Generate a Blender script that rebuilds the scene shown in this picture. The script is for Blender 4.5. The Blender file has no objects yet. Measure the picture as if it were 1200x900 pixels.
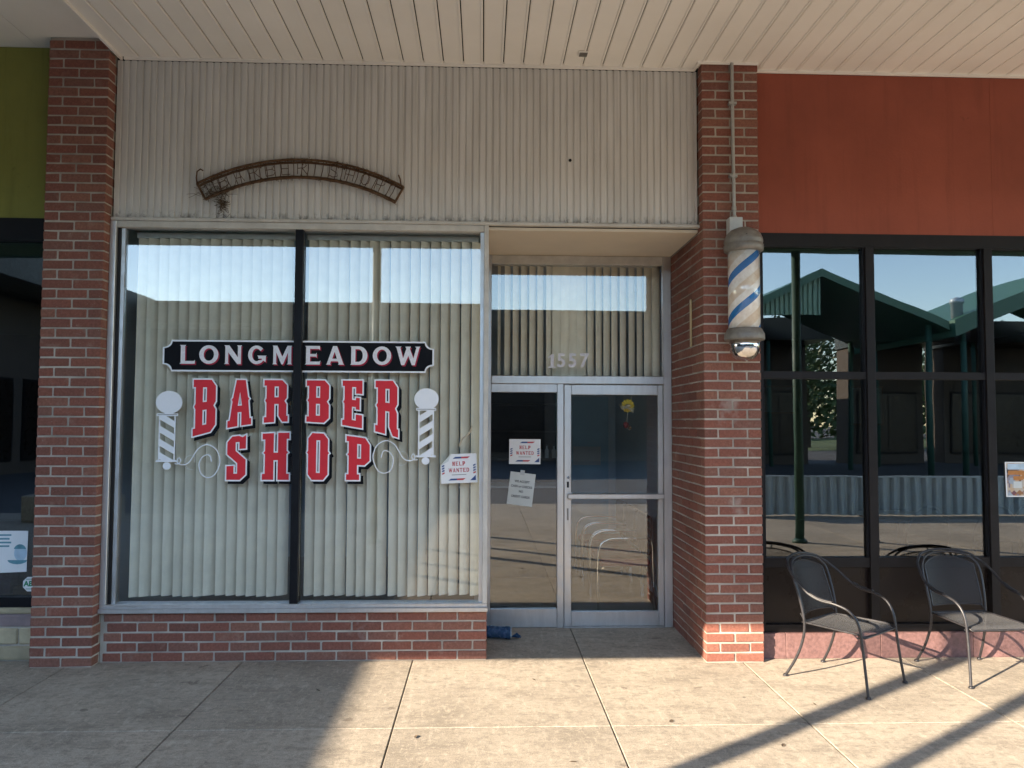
import bpy, bmesh, math, random
from mathutils import Vector, Matrix
from mathutils.geometry import tessellate_polygon

random.seed(7)
SC = bpy.context.scene
COL = SC.collection
R = math.radians

# ------------------------------------------------------------------ camera
cam_d = bpy.data.cameras.new('camera')
cam = bpy.data.objects.new('camera', cam_d)
COL.objects.link(cam)
SC.camera = cam
cam_d.sensor_fit = 'HORIZONTAL'
cam_d.sensor_width = 36.0
cam_d.lens = 36.0 * 910.0 / 1200.0
cam_d.clip_start = 0.05
cam_d.clip_end = 2000
YAW, PITCH, ROLL = R(2.122), R(2.808), R(0.2203)
fw = Vector((math.sin(YAW) * math.cos(PITCH), math.cos(YAW) * math.cos(PITCH), math.sin(PITCH)))
r0 = Vector((math.cos(YAW), -math.sin(YAW), 0))
u0 = r0.cross(fw)
rt = r0 * math.cos(ROLL) + u0 * math.sin(ROLL)
up = -r0 * math.sin(ROLL) + u0 * math.cos(ROLL)
cam.matrix_world = Matrix(((rt.x, up.x, -fw.x, 0.0), (rt.y, up.y, -fw.y, -5.75), (rt.z, up.z, -fw.z, 1.73), (0, 0, 0, 1)))

# ------------------------------------------------------------------ sky and sun
SUN_AZ, SUN_EL = R(54.8), R(23.1)          # azimuth measured from the wall's outward normal towards the left
world = bpy.data.worlds.new('World')
SC.world = world
world.use_nodes = True
wn = world.node_tree
sky = wn.nodes.new('ShaderNodeTexSky')
sky.sky_type = 'NISHITA'
sky.sun_disc = False
sky.sun_elevation = SUN_EL
sky.sun_rotation = math.pi + SUN_AZ
sky.air_density = 1.0
sky.dust_density = 0.2
sky.ozone_density = 1.4
wn.links.new(sky.outputs[0], wn.nodes['Background'].inputs[0])
wn.nodes['Background'].inputs[1].default_value = 0.15
sun_d = bpy.data.lights.new('sun', 'SUN')
sun_d.energy = 4.0
sun_d.angle = R(0.32)
sun_d.color = (1.0, 0.85, 0.66)
sun = bpy.data.objects.new('sun', sun_d)
COL.objects.link(sun)
to_sun = Vector((-math.sin(SUN_AZ) * math.cos(SUN_EL), -math.cos(SUN_AZ) * math.cos(SUN_EL), math.sin(SUN_EL)))
sun.rotation_euler = to_sun.to_track_quat('Z', 'Y').to_euler()
sun.location = (-20, -20, 20)
SC.view_settings.view_transform = 'Standard'
SC.view_settings.look = 'None'
SC.view_settings.exposure = 2.45
SC.view_settings.gamma = 1.0
SC.view_settings.use_curve_mapping = False
SC.render.engine = 'CYCLES'
SC.cycles.max_bounces = 12
SC.cycles.transparent_max_bounces = 24
SC.cycles.diffuse_bounces = 6
SC.cycles.glossy_bounces = 5
SC.cycles.use_denoising = True

# ------------------------------------------------------------------ materials
def nmat(name):
    m = bpy.data.materials.new(name)
    m.use_nodes = True
    nt = m.node_tree
    nt.nodes.clear()
    out = nt.nodes.new('ShaderNodeOutputMaterial')
    return m, nt, out

def pos(nt, scale=(1, 1, 1), obj=False):
    g = nt.nodes.new('ShaderNodeTexCoord' if obj else 'ShaderNodeNewGeometry')
    mp = nt.nodes.new('ShaderNodeMapping')
    mp.inputs['Scale'].default_value = scale
    nt.links.new(g.outputs['Object' if obj else 'Position'], mp.inputs['Vector'])
    return mp.outputs[0]

def noise(nt, vec, scale, detail=4, rough=0.6):
    n = nt.nodes.new('ShaderNodeTexNoise')
    n.inputs['Scale'].default_value = scale
    n.inputs['Detail'].default_value = detail
    n.inputs['Roughness'].default_value = rough
    nt.links.new(vec, n.inputs['Vector'])
    return n.outputs['Fac']

def ramp(nt, fac, stops):
    r = nt.nodes.new('ShaderNodeValToRGB')
    e = r.color_ramp.elements
    while len(e) < len(stops):
        e.new(0.5)
    for el, (p, c) in zip(e, stops):
        el.position = p
        el.color = (c[0], c[1], c[2], 1) if hasattr(c, '__len__') else (c, c, c, 1)
    nt.links.new(fac, r.inputs['Fac'])
    return r.outputs['Color']

def mixc(nt, fac, a, b, mode='MIX'):
    n = nt.nodes.new('ShaderNodeMix')
    n.data_type = 'RGBA'
    n.blend_type = mode
    if hasattr(fac, 'is_linked') or not isinstance(fac, (int, float)):
        nt.links.new(fac, n.inputs[0])
    else:
        n.inputs[0].default_value = fac
    for v, i in ((a, 6), (b, 7)):
        if isinstance(v, tuple):
            n.inputs[i].default_value = (v[0], v[1], v[2], 1)
        else:
            nt.links.new(v, n.inputs[i])
    return n.outputs[2]

def mathn(nt, op, a, b=None):
    n = nt.nodes.new('ShaderNodeMath')
    n.operation = op
    for v, i in ((a, 0), (b, 1)):
        if v is None:
            continue
        if isinstance(v, (int, float)):
            n.inputs[i].default_value = v
        else:
            nt.links.new(v, n.inputs[i])
    return n.outputs[0]

def finish(nt, out, col, rough=0.6, metal=0.0, spec=0.5, bump=None, bstr=0.3, bdist=0.01, coat=0.0):
    b = nt.nodes.new('ShaderNodeBsdfPrincipled')
    if isinstance(col, tuple):
        b.inputs['Base Color'].default_value = (col[0], col[1], col[2], 1)
    else:
        nt.links.new(col, b.inputs['Base Color'])
    if isinstance(rough, (int, float)):
        b.inputs['Roughness'].default_value = rough
    else:
        nt.links.new(rough, b.inputs['Roughness'])
    b.inputs['Metallic'].default_value = metal
    b.inputs['Specular IOR Level'].default_value = spec
    b.inputs['Coat Weight'].default_value = coat
    if bump is not None:
        bn = nt.nodes.new('ShaderNodeBump')
        bn.inputs['Strength'].default_value = bstr
        bn.inputs['Distance'].default_value = bdist
        nt.links.new(bump, bn.inputs['Height'])
        nt.links.new(bn.outputs[0], b.inputs['Normal'])
    nt.links.new(b.outputs[0], out.inputs[0])
    return b

def simple(name, col, rough=0.6, var=0.15, scale=6.0, metal=0.0, spec=0.5, bstr=0.0, bscale=80.0, stretch=(1, 1, 1), coat=0.0, obj=False, rvar=0.0):
    m, nt, out = nmat(name)
    v = pos(nt, stretch, obj)
    n = noise(nt, v, scale, 5)
    c = ramp(nt, n, [(0.3, tuple(x * (1 - var) for x in col)), (0.7, tuple(min(1, x * (1 + var)) for x in col))])
    if rvar > 0:
        oi = nt.nodes.new('ShaderNodeObjectInfo')
        c = mixc(nt, 1.0, c, ramp(nt, oi.outputs['Random'], [(0, 1 - rvar), (1, 1 + rvar)]), 'MULTIPLY')
    bp = noise(nt, v, bscale, 3) if bstr > 0 else None
    rr = ramp(nt, n, [(0.3, max(0.02, rough - 0.08)), (0.7, min(1, rough + 0.08))])
    finish(nt, out, c, rr, metal, spec, bp, bstr, 0.004, coat)
    return m

def glass(name, refl, tint=(0.985, 0.99, 0.985), wavy=0.0, wscale=1.2):
    m, nt, out = nmat(name)
    tr = nt.nodes.new('ShaderNodeBsdfTransparent')
    tr.inputs[0].default_value = (tint[0], tint[1], tint[2], 1)
    gl = nt.nodes.new('ShaderNodeBsdfGlossy')
    gl.inputs['Roughness'].default_value = 0.0
    gl.inputs['Color'].default_value = (1, 1, 1, 1)
    fr = nt.nodes.new('ShaderNodeFresnel')
    fr.inputs['IOR'].default_value = 1.45
    f = mathn(nt, 'MINIMUM', mathn(nt, 'ADD', fr.outputs[0], refl), 1.0)
    if wavy > 0:
        nn = noise(nt, pos(nt), wscale, 1.5, 0.4)
        bn = nt.nodes.new('ShaderNodeBump')
        bn.inputs['Strength'].default_value = 1.0
        bn.inputs['Distance'].default_value = wavy
        nt.links.new(nn, bn.inputs['Height'])
        nt.links.new(bn.outputs[0], gl.inputs['Normal'])
    mx = nt.nodes.new('ShaderNodeMixShader')
    nt.links.new(f, mx.inputs[0])
    nt.links.new(tr.outputs[0], mx.inputs[1])
    nt.links.new(gl.outputs[0], mx.inputs[2])
    nt.links.new(mx.outputs[0], out.inputs[0])
    return m

def brick_mat(name):
    m, nt, out = nmat(name)
    oi = nt.nodes.new('ShaderNodeObjectInfo')
    base = ramp(nt, oi.outputs['Random'], [(0.0, (0.165, 0.070, 0.052)), (0.25, (0.23, 0.087, 0.061)), (0.5, (0.20, 0.077, 0.056)), (0.75, (0.245, 0.108, 0.075)), (1.0, (0.185, 0.086, 0.065))])
    v = pos(nt)
    c = mixc(nt, 1.0, base, ramp(nt, noise(nt, v, 55, 5, 0.7), [(0.3, 0.72), (0.7, 1.25)]), 'MULTIPLY')
    c = mixc(nt, ramp(nt, noise(nt, v, 9, 6, 0.7), [(0.56, 0.0), (0.72, 0.55)]), c, (0.30, 0.19, 0.145))
    c = mixc(nt, ramp(nt, noise(nt, v, 3.1, 4, 0.6), [(0.66, 0.0), (0.74, 0.35)]), c, (0.42, 0.38, 0.34))
    c = mixc(nt, ramp(nt, noise(nt, v, 160, 2, 0.5), [(0.70, 0.0), (0.76, 0.7)]), c, (0.40, 0.33, 0.27))
    finish(nt, out, c, 0.85, 0, 0.25, noise(nt, v, 130, 4, 0.7), 0.55, 0.004)
    return m

def concrete_mat(name, tone=(0.335, 0.288, 0.228)):
    m, nt, out = nmat(name)
    v = pos(nt)
    oi = nt.nodes.new('ShaderNodeObjectInfo')
    big = ramp(nt, noise(nt, v, 1.3, 5, 0.65), [(0.3, tuple(x * 0.74 for x in tone)), (0.5, tone), (0.72, tuple(min(1, x * 1.16) for x in tone))])
    c = mixc(nt, 1.0, big, ramp(nt, oi.outputs['Random'], [(0, 0.90), (1, 1.08)]), 'MULTIPLY')
    # broom / water streaks running along the walk
    st = noise(nt, pos(nt, (1.0, 3.2, 1)), 1.7, 7, 0.75)
    c = mixc(nt, ramp(nt, st, [(0.50, 0.0), (0.62, 0.55)]), c, tuple(x * 0.55 for x in tone))
    # mottled grime
    c = mixc(nt, ramp(nt, noise(nt, v, 14, 6, 0.8), [(0.50, 0.0), (0.60, 0.55)]), c, tuple(x * 0.55 for x in tone))
    c = mixc(nt, ramp(nt, noise(nt, v, 30, 5, 0.75), [(0.54, 0.0), (0.62, 0.5)]), c, tuple(min(1, x * 1.35) for x in tone))
    c = mixc(nt, ramp(nt, noise(nt, v, 6.0, 2, 0.5), [(0.705, 0.0), (0.725, 0.55)]), c, (0.11, 0.085, 0.065))
    # sand and aggregate specks
    c = mixc(nt, 1.0, c, ramp(nt, noise(nt, v, 230, 3, 0.6), [(0.3, 0.62), (0.7, 1.34)]), 'MULTIPLY')
    c = mixc(nt, ramp(nt, noise(nt, pos(nt, (2.2, 7, 1)), 5.0, 7, 0.8), [(0.53, 0.0), (0.62, 0.6)]), c, tuple(x * 0.5 for x in tone))
    c = mixc(nt, ramp(nt, noise(nt, pos(nt, (7, 2.0, 1)), 3.4, 6, 0.8), [(0.54, 0.0), (0.62, 0.4)]), c, tuple(min(1, x * 1.5) for x in tone))
    # gum spots
    vo = nt.nodes.new('ShaderNodeTexVoronoi')
    vo.inputs['Scale'].default_value = 2.6
    nt.links.new(v, vo.inputs['Vector'])
    c = mixc(nt, ramp(nt, vo.outputs['Distance'], [(0.022, 0.75), (0.034, 0.0)]), c, (0.07, 0.06, 0.05))
    finish(nt, out, c, 0.82, 0, 0.3, noise(nt, v, 90, 6, 0.7), 0.35, 0.005)
    return m

def fascia_mat(name):
    m, nt, out = nmat(name)
    v = pos(nt)
    c = ramp(nt, noise(nt, pos(nt, (3, 1, 0.35)), 3.0, 5, 0.6), [(0.3, (0.52, 0.495, 0.455)), (0.7, (0.65, 0.625, 0.585))])
    # run-off dirt along the lower hem and fine streaks
    sx = nt.nodes.new('ShaderNodeSeparateXYZ')
    g = nt.nodes.new('ShaderNodeNewGeometry')
    nt.links.new(g.outputs['Position'], sx.inputs[0])
    hem = ramp(nt, mathn(nt, 'SUBTRACT', sx.outputs[2], 3.19), [(0.03, 0.7), (0.10, 0.0)])
    dirt = mixc(nt, 1.0, hem, ramp(nt, noise(nt, pos(nt, (1, 1, 0.8)), 21, 4, 0.7), [(0.50, 0.0), (0.60, 1.0)]), 'MULTIPLY')
    c = mixc(nt, dirt, c, (0.06, 0.05, 0.04))
    st = ramp(nt, noise(nt, pos(nt, (40, 1, 0.8)), 1.0, 3, 0.6), [(0.55, 0.0), (0.8, 0.35)])
    c = mixc(nt, st, c, (0.2, 0.18, 0.15))
    finish(nt, out, c, 0.55, 0.0, 0.4, noise(nt, v, 60, 3), 0.08, 0.003)
    return m

def stucco_mat(name, col):
    m, nt, out = nmat(name)
    v = pos(nt)
    c = ramp(nt, noise(nt, v, 1.6, 5, 0.6), [(0.3, tuple(x * 0.86 for x in col)), (0.7, tuple(x * 1.12 for x in col))])
    st = ramp(nt, noise(nt, pos(nt, (7, 1, 0.5)), 1.5, 5, 0.65), [(0.52, 0.0), (0.75, 0.5)])
    c = mixc(nt, st, c, tuple(x * 0.62 for x in col))
    c = mixc(nt, ramp(nt, noise(nt, v, 11, 6, 0.75), [(0.64, 0.0), (0.76, 0.3)]), c, tuple(min(1, x * 1.3 + 0.03) for x in col))
    c = mixc(nt, ramp(nt, noise(nt, v, 5.3, 3, 0.5), [(0.70, 0.0), (0.73, 0.4)]), c, tuple(x * 0.55 for x in col))
    finish(nt, out, c, 0.78, 0, 0.3, noise(nt, v, 48, 4), 0.22, 0.004)
    return m

def rust_mat(name):
    m, nt, out = nmat(name)
    v = pos(nt)
    c = ramp(nt, noise(nt, v, 30, 5, 0.7), [(0.3, (0.045, 0.028, 0.018)), (0.5, (0.11, 0.058, 0.03)), (0.7, (0.17, 0.11, 0.07))])
    finish(nt, out, c, 0.9, 0.1, 0.2, noise(nt, v, 140, 4), 0.6, 0.004)
    return m

def alu_mat(name, col=(0.57, 0.56, 0.55), rough=0.38):
    m, nt, out = nmat(name)
    c = ramp(nt, noise(nt, pos(nt, (4, 4, 0.7)), 5.0, 5, 0.65), [(0.3, tuple(x * 0.9 for x in col)), (0.7, tuple(x * 1.06 for x in col))])
    c = mixc(nt, ramp(nt, noise(nt, pos(nt), 24, 4, 0.7), [(0.64, 0.0), (0.75, 0.3)]), c, (0.2, 0.19, 0.18))
    finish(nt, out, c, ramp(nt, noise(nt, pos(nt), 12, 4), [(0.3, rough - 0.08), (0.7, rough + 0.12)]), 0.75, 0.5, noise(nt, pos(nt, (9, 9, 9)), 3, 3), 0.03, 0.003)
    return m

def pole_mat(name):
    m, nt, out = nmat(name)
    tc = nt.nodes.new('ShaderNodeTexCoord')
    s = nt.nodes.new('ShaderNodeSeparateXYZ')
    nt.links.new(tc.outputs['Object'], s.inputs[0])
    th = mathn(nt, 'ARCTAN2', s.outputs[0], mathn(nt, 'MULTIPLY', s.outputs[1], -1.0))
    a = mathn(nt, 'SUBTRACT', mathn(nt, 'MULTIPLY', s.outputs[2], 2 / 0.56), mathn(nt, 'DIVIDE', th, math.pi))
    fr = mathn(nt, 'FRACT', mathn(nt, 'ADD', a, 20.42))
    wn_ = ramp(nt, noise(nt, pos(nt), 22, 5), [(0.3, (0.62, 0.58, 0.52)), (0.7, (0.80, 0.79, 0.76))])
    peach = mixc(nt, ramp(nt, noise(nt, pos(nt), 16, 5), [(0.35, 0.1), (0.6, 0.7)]), (0.70, 0.64, 0.55), (0.54, 0.41, 0.29))
    r = nt.nodes.new('ShaderNodeValToRGB')
    r.color_ramp.interpolation = 'CONSTANT'
    e = r.color_ramp.elements
    e[0].position = 0.0; e[0].color = (1, 1, 1, 1)
    e[1].position = 0.22; e[1].color = (0, 0, 0, 1)
    nt.links.new(fr, r.inputs[0])
    r2 = ramp(nt, fr, [(0.42, 0.0), (0.45, 1.0), (0.70, 1.0), (0.73, 0.0)])
    c = mixc(nt, r2, wn_, peach)
    c = mixc(nt, r.outputs[0], c, (0.02, 0.15, 0.40))
    finish(nt, out, c, 0.18, 0, 0.5, None, 0, 0, 0.6)
    return m

def mesh_metal(name, col):
    # expanded steel: fine diamond openings
    m, nt, out = nmat(name)
    tc = nt.nodes.new('ShaderNodeTexCoord')
    s = nt.nodes.new('ShaderNodeSeparateXYZ')
    nt.links.new(tc.outputs['Object'], s.inputs[0])
    yz = mathn(nt, 'ADD', s.outputs[1], s.outputs[2])
    k = 520.0
    a = mathn(nt, 'SINE', mathn(nt, 'MULTIPLY', mathn(nt, 'ADD', s.outputs[0], yz), k))
    b = mathn(nt, 'SINE', mathn(nt, 'MULTIPLY', mathn(nt, 'SUBTRACT', s.outputs[0], yz), k))
    hole = mathn(nt, 'GREATER_THAN', mathn(nt, 'MULTIPLY', a, b), -0.02)
    bs = nt.nodes.new('ShaderNodeBsdfPrincipled')
    bs.inputs['Base Color'].default_value = (col[0], col[1], col[2], 1)
    bs.inputs['Roughness'].default_value = 0.5
    bs.inputs['Metallic'].default_value = 0.0
    bs.inputs['Specular IOR Level'].default_value = 0.3
    tr = nt.nodes.new('ShaderNodeBsdfTransparent')
    mx = nt.nodes.new('ShaderNodeMixShader')
    nt.links.new(hole, mx.inputs[0])
    nt.links.new(bs.outputs[0], mx.inputs[1])
    nt.links.new(tr.outputs[0], mx.inputs[2])
    nt.links.new(mx.outputs[0], out.inputs[0])
    return m

def poster_mat(name, cols, scale):
    m, nt, out = nmat(name)
    vo = nt.nodes.new('ShaderNodeTexVoronoi')
    vo.inputs['Scale'].default_value = scale
    vo.distance = 'MANHATTAN'
    nt.links.new(pos(nt), vo.inputs['Vector'])
    sp = nt.nodes.new('ShaderNodeSeparateColor')
    nt.links.new(vo.outputs['Color'], sp.inputs[0])
    c = ramp(nt, sp.outputs[0], [(i / max(1, len(cols) - 1), q) for i, q in enumerate(cols)])
    finish(nt, out, c, 0.5)
    return m

M = dict(
    brick=brick_mat('brick'), mortar=simple('mortar', (0.37, 0.33, 0.28), 0.9, 0.35, 3.5, bstr=0.6, bscale=150, spec=0.2),
    concrete=concrete_mat('concrete'), joint=simple('joint_dirt', (0.10, 0.085, 0.07), 0.95, 0.3, 30),
    asphalt=simple('asphalt', (0.055, 0.055, 0.058), 0.9, 0.2, 3, bstr=0.4, bscale=90),
    ceiling=simple('ceiling_paint', (0.81, 0.765, 0.70), 0.5, 0.05, 1.3, spec=0.35, rvar=0.02),
    fascia=fascia_mat('corrugated_metal'), alu=alu_mat('aluminium'), alu_warm=simple('painted_trim', (0.50, 0.47, 0.42), 0.45, 0.15, 9, spec=0.4),
    soffit=simple('soffit_plaster', (0.62, 0.53, 0.41), 0.8, 0.06, 2.5, bstr=0.1, bscale=40),
    black=simple('black_frame', (0.008, 0.008, 0.010), 0.5, 0.2, 8, spec=0.15), bronze=simple('dark_bronze_frame', (0.012, 0.010, 0.010), 0.45, 0.2, 8, spec=0.2),
    spandrel=simple('spandrel_panel', (0.012, 0.008, 0.007), 0.3, 0.2, 4, spec=0.25),
    vane=simple('blind_fabric', (0.90, 0.795, 0.615), 0.8, 0.07, 7, bstr=0.05, bscale=400, rvar=0.05, spec=0.2),
    glass=glass('window_glass', 0.032, wavy=0.00035, wscale=1.1), glass_door=glass('door_glass', 0.06, (0.93, 0.95, 0.95), wavy=0.0003, wscale=1.5),
    glass_dark=glass('tinted_glass', 0.085, (0.55, 0.58, 0.58), 0.0011, 1.3),
    green=stucco_mat('olive_stucco', (0.225, 0.22, 0.05)),
    red=stucco_mat('brick_red_stucco', (0.27, 0.070, 0.042)),
    granite=simple('pink_granite', (0.165, 0.088, 0.082), 0.65, 0.3, 45, bstr=0.25, bscale=150, rvar=0.1),
    rust=rust_mat('rusted_steel'), twig=simple('dry_twigs', (0.11, 0.075, 0.045), 0.95, 0.3, 60),
    iron=simple('black_iron', (0.028, 0.027, 0.03), 0.42, 0.25, 40, metal=0.2), ironmesh_lit=mesh_metal('expanded_metal_lit', (0.15, 0.15, 0.155)), ironmesh_shaded=mesh_metal('expanded_metal_shaded', (0.035, 0.035, 0.038)),  # one expanded metal: seat copy lightened as sunlit, back copy darkened as shaded
    white=simple('white_vinyl', (0.80, 0.81, 0.84), 0.5, 0.03, 9, spec=0.2), vred=simple('red_vinyl', (0.66, 0.036, 0.05), 0.5, 0.05, 9, spec=0.15),
    vblack=simple('black_vinyl', (0.006, 0.006, 0.008), 0.5, 0.1, 9, spec=0.1), vmaroon=simple('maroon_vinyl', (0.34, 0.018, 0.045), 0.5, 0.1, 9, spec=0.15),
    silver=simple('silver_vinyl', (0.72, 0.71, 0.73), 0.5, 0.1, 60, spec=0.2), pewter=simple('number_vinyl', (0.62, 0.59, 0.62), 0.4, 0.25, 90),
    paper=simple('paper', (0.74, 0.74, 0.74), 0.7, 0.03, 12), paper2=simple('paper_grey', (0.55, 0.58, 0.57), 0.7, 0.04, 12), ink=simple('ink', (0.03, 0.03, 0.035), 0.7, 0.1, 9),
    inkred=simple('red_ink', (0.46, 0.05, 0.06), 0.7, 0.1, 9), inkblue=simple('blue_ink', (0.03, 0.07, 0.22), 0.7, 0.1, 9),
    poleprint=pole_mat('barber_stripes'), castgrey=simple('grey_cast_metal', (0.20, 0.185, 0.165), 0.5, 0.25, 20, metal=0.4, bstr=0.1, bscale=60),
    chrome=simple('chrome', (0.72, 0.70, 0.68), 0.07, 0.05, 20, metal=1.0), boxwhite=simple('junction_box_paint', (0.52, 0.54, 0.53), 0.5, 0.06, 20),
    conduit=simple('conduit', (0.40, 0.40, 0.38), 0.45, 0.12, 20, metal=0.5), brass=simple('brass_strip', (0.52, 0.40, 0.21), 0.4, 0.15, 30, metal=0.3),
    bluebag=simple('blue_bag', (0.03, 0.075, 0.15), 0.25, 0.3, 30, spec=0.6), news=simple('newsprint', (0.45, 0.44, 0.42), 0.8, 0.2, 60),
    floor=simple('shop_floor', (0.10, 0.09, 0.08), 0.35, 0.2, 5), bluewall=simple('blue_wall', (0.40, 0.50, 0.58), 0.7, 0.06, 3),
    darkwall=simple('dark_wall', (0.055, 0.05, 0.048), 0.8, 0.15, 3), bluedoor=simple('blue_door', (0.25, 0.42, 0.54), 0.5, 0.08, 3), lightpanel=simple('pale_panel', (0.42, 0.45, 0.46), 0.6, 0.06, 3),
    vinylseat=simple('black_upholstery', (0.02, 0.02, 0.022), 0.4, 0.2, 20), redseat=simple('red_upholstery', (0.22, 0.02, 0.025), 0.4, 0.2, 20),
    yellow=simple('yellow_petals', (0.72, 0.48, 0.03), 0.6, 0.1, 60), straw=simple('straw_bow', (0.50, 0.42, 0.30), 0.8, 0.2, 90),
    greenroof=simple('green_metal', (0.045, 0.13, 0.085), 0.45, 0.12, 2), greenlight=simple('pale_green_metal', (0.19, 0.31, 0.23), 0.5, 0.1, 2),
    greenpost=simple('green_post', (0.020, 0.07, 0.052), 0.65, 0.15, 5), steel=simple('galvanised_blue', (0.38, 0.46, 0.52), 0.45, 0.12, 4, metal=0.2),
    beige=simple('beige_render', (0.46, 0.40, 0.32), 0.85, 0.08, 2), tarroof=simple('roof_felt', (0.10, 0.10, 0.10), 0.9, 0.15, 2),
    bark=simple('bark', (0.075, 0.055, 0.04), 0.95, 0.3, 12, bstr=0.5, bscale=40), leaf=simple('leaf', (0.06, 0.10, 0.03), 0.6, 0.4, 2.0, rvar=0.2),
    grass=simple('grass', (0.07, 0.10, 0.03), 0.9, 0.3, 3), stone_a=simple('mauve_stone', (0.30, 0.225, 0.22), 0.85, 0.2, 9, bstr=0.5, bscale=40, rvar=0.25),
    stone_b=simple('tan_stone', (0.37, 0.31, 0.20), 0.85, 0.2, 9, bstr=0.5, bscale=40, rvar=0.15), dark=simple('void', (0.01, 0.01, 0.01), 0.9, 0.1, 5),
    wood=simple('wood_tray', (0.16, 0.075, 0.03), 0.5, 0.3, 20, stretch=(1, 1, 8)), purple=simple('purple_box', (0.09, 0.06, 0.15), 0.5, 0.3, 30),
    ltblue=simple('pale_blue_print', (0.40, 0.52, 0.62), 0.5, 0.15, 14), teal=simple('teal_print', (0.10, 0.25, 0.30), 0.5, 0.2, 30), sticker=simple('green_print', (0.01, 0.20, 0.09), 0.5, 0.1, 20),
    menu=poster_mat('menu_print', [(0.05, 0.04, 0.04), (0.40, 0.17, 0.05), (0.50, 0.40, 0.28), (0.30, 0.36, 0.42), (0.14, 0.03, 0.04), (0.55, 0.52, 0.45)], 28),
    darkbrick=simple('dark_brown_wall', (0.07, 0.055, 0.045), 0.85, 0.2, 2),
    orange=simple('orange_print', (0.42, 0.17, 0.04), 0.5, 0.2, 40),
)

# ------------------------------------------------------------------ builders
def wloc(o):
    v = Vector((0, 0, 0))
    while o is not None:
        v += o.location
        o = o.parent
    return v

def tag(o, label=None, cat=None, group=None, kind=None):
    if label: o['label'] = label
    if cat: o['category'] = cat
    if group: o['group'] = group
    if kind: o['kind'] = kind
    return o

def thing(name, label, cat, loc=(0, 0, 0), group=None, kind=None):
    o = bpy.data.objects.new(name, None)
    o.empty_display_size = 0.1
    COL.objects.link(o)
    o.location = loc
    if kind:
        o['kind'] = kind
        return o
    return tag(o, label, cat, group)

def link(name, me, parent=None, loc=(0, 0, 0)):
    o = bpy.data.objects.new(name, me)
    COL.objects.link(o)
    o.location = loc
    if parent is not None:
        o.parent = parent
        o.location = Vector(loc) - wloc(parent)
    return o

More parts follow.
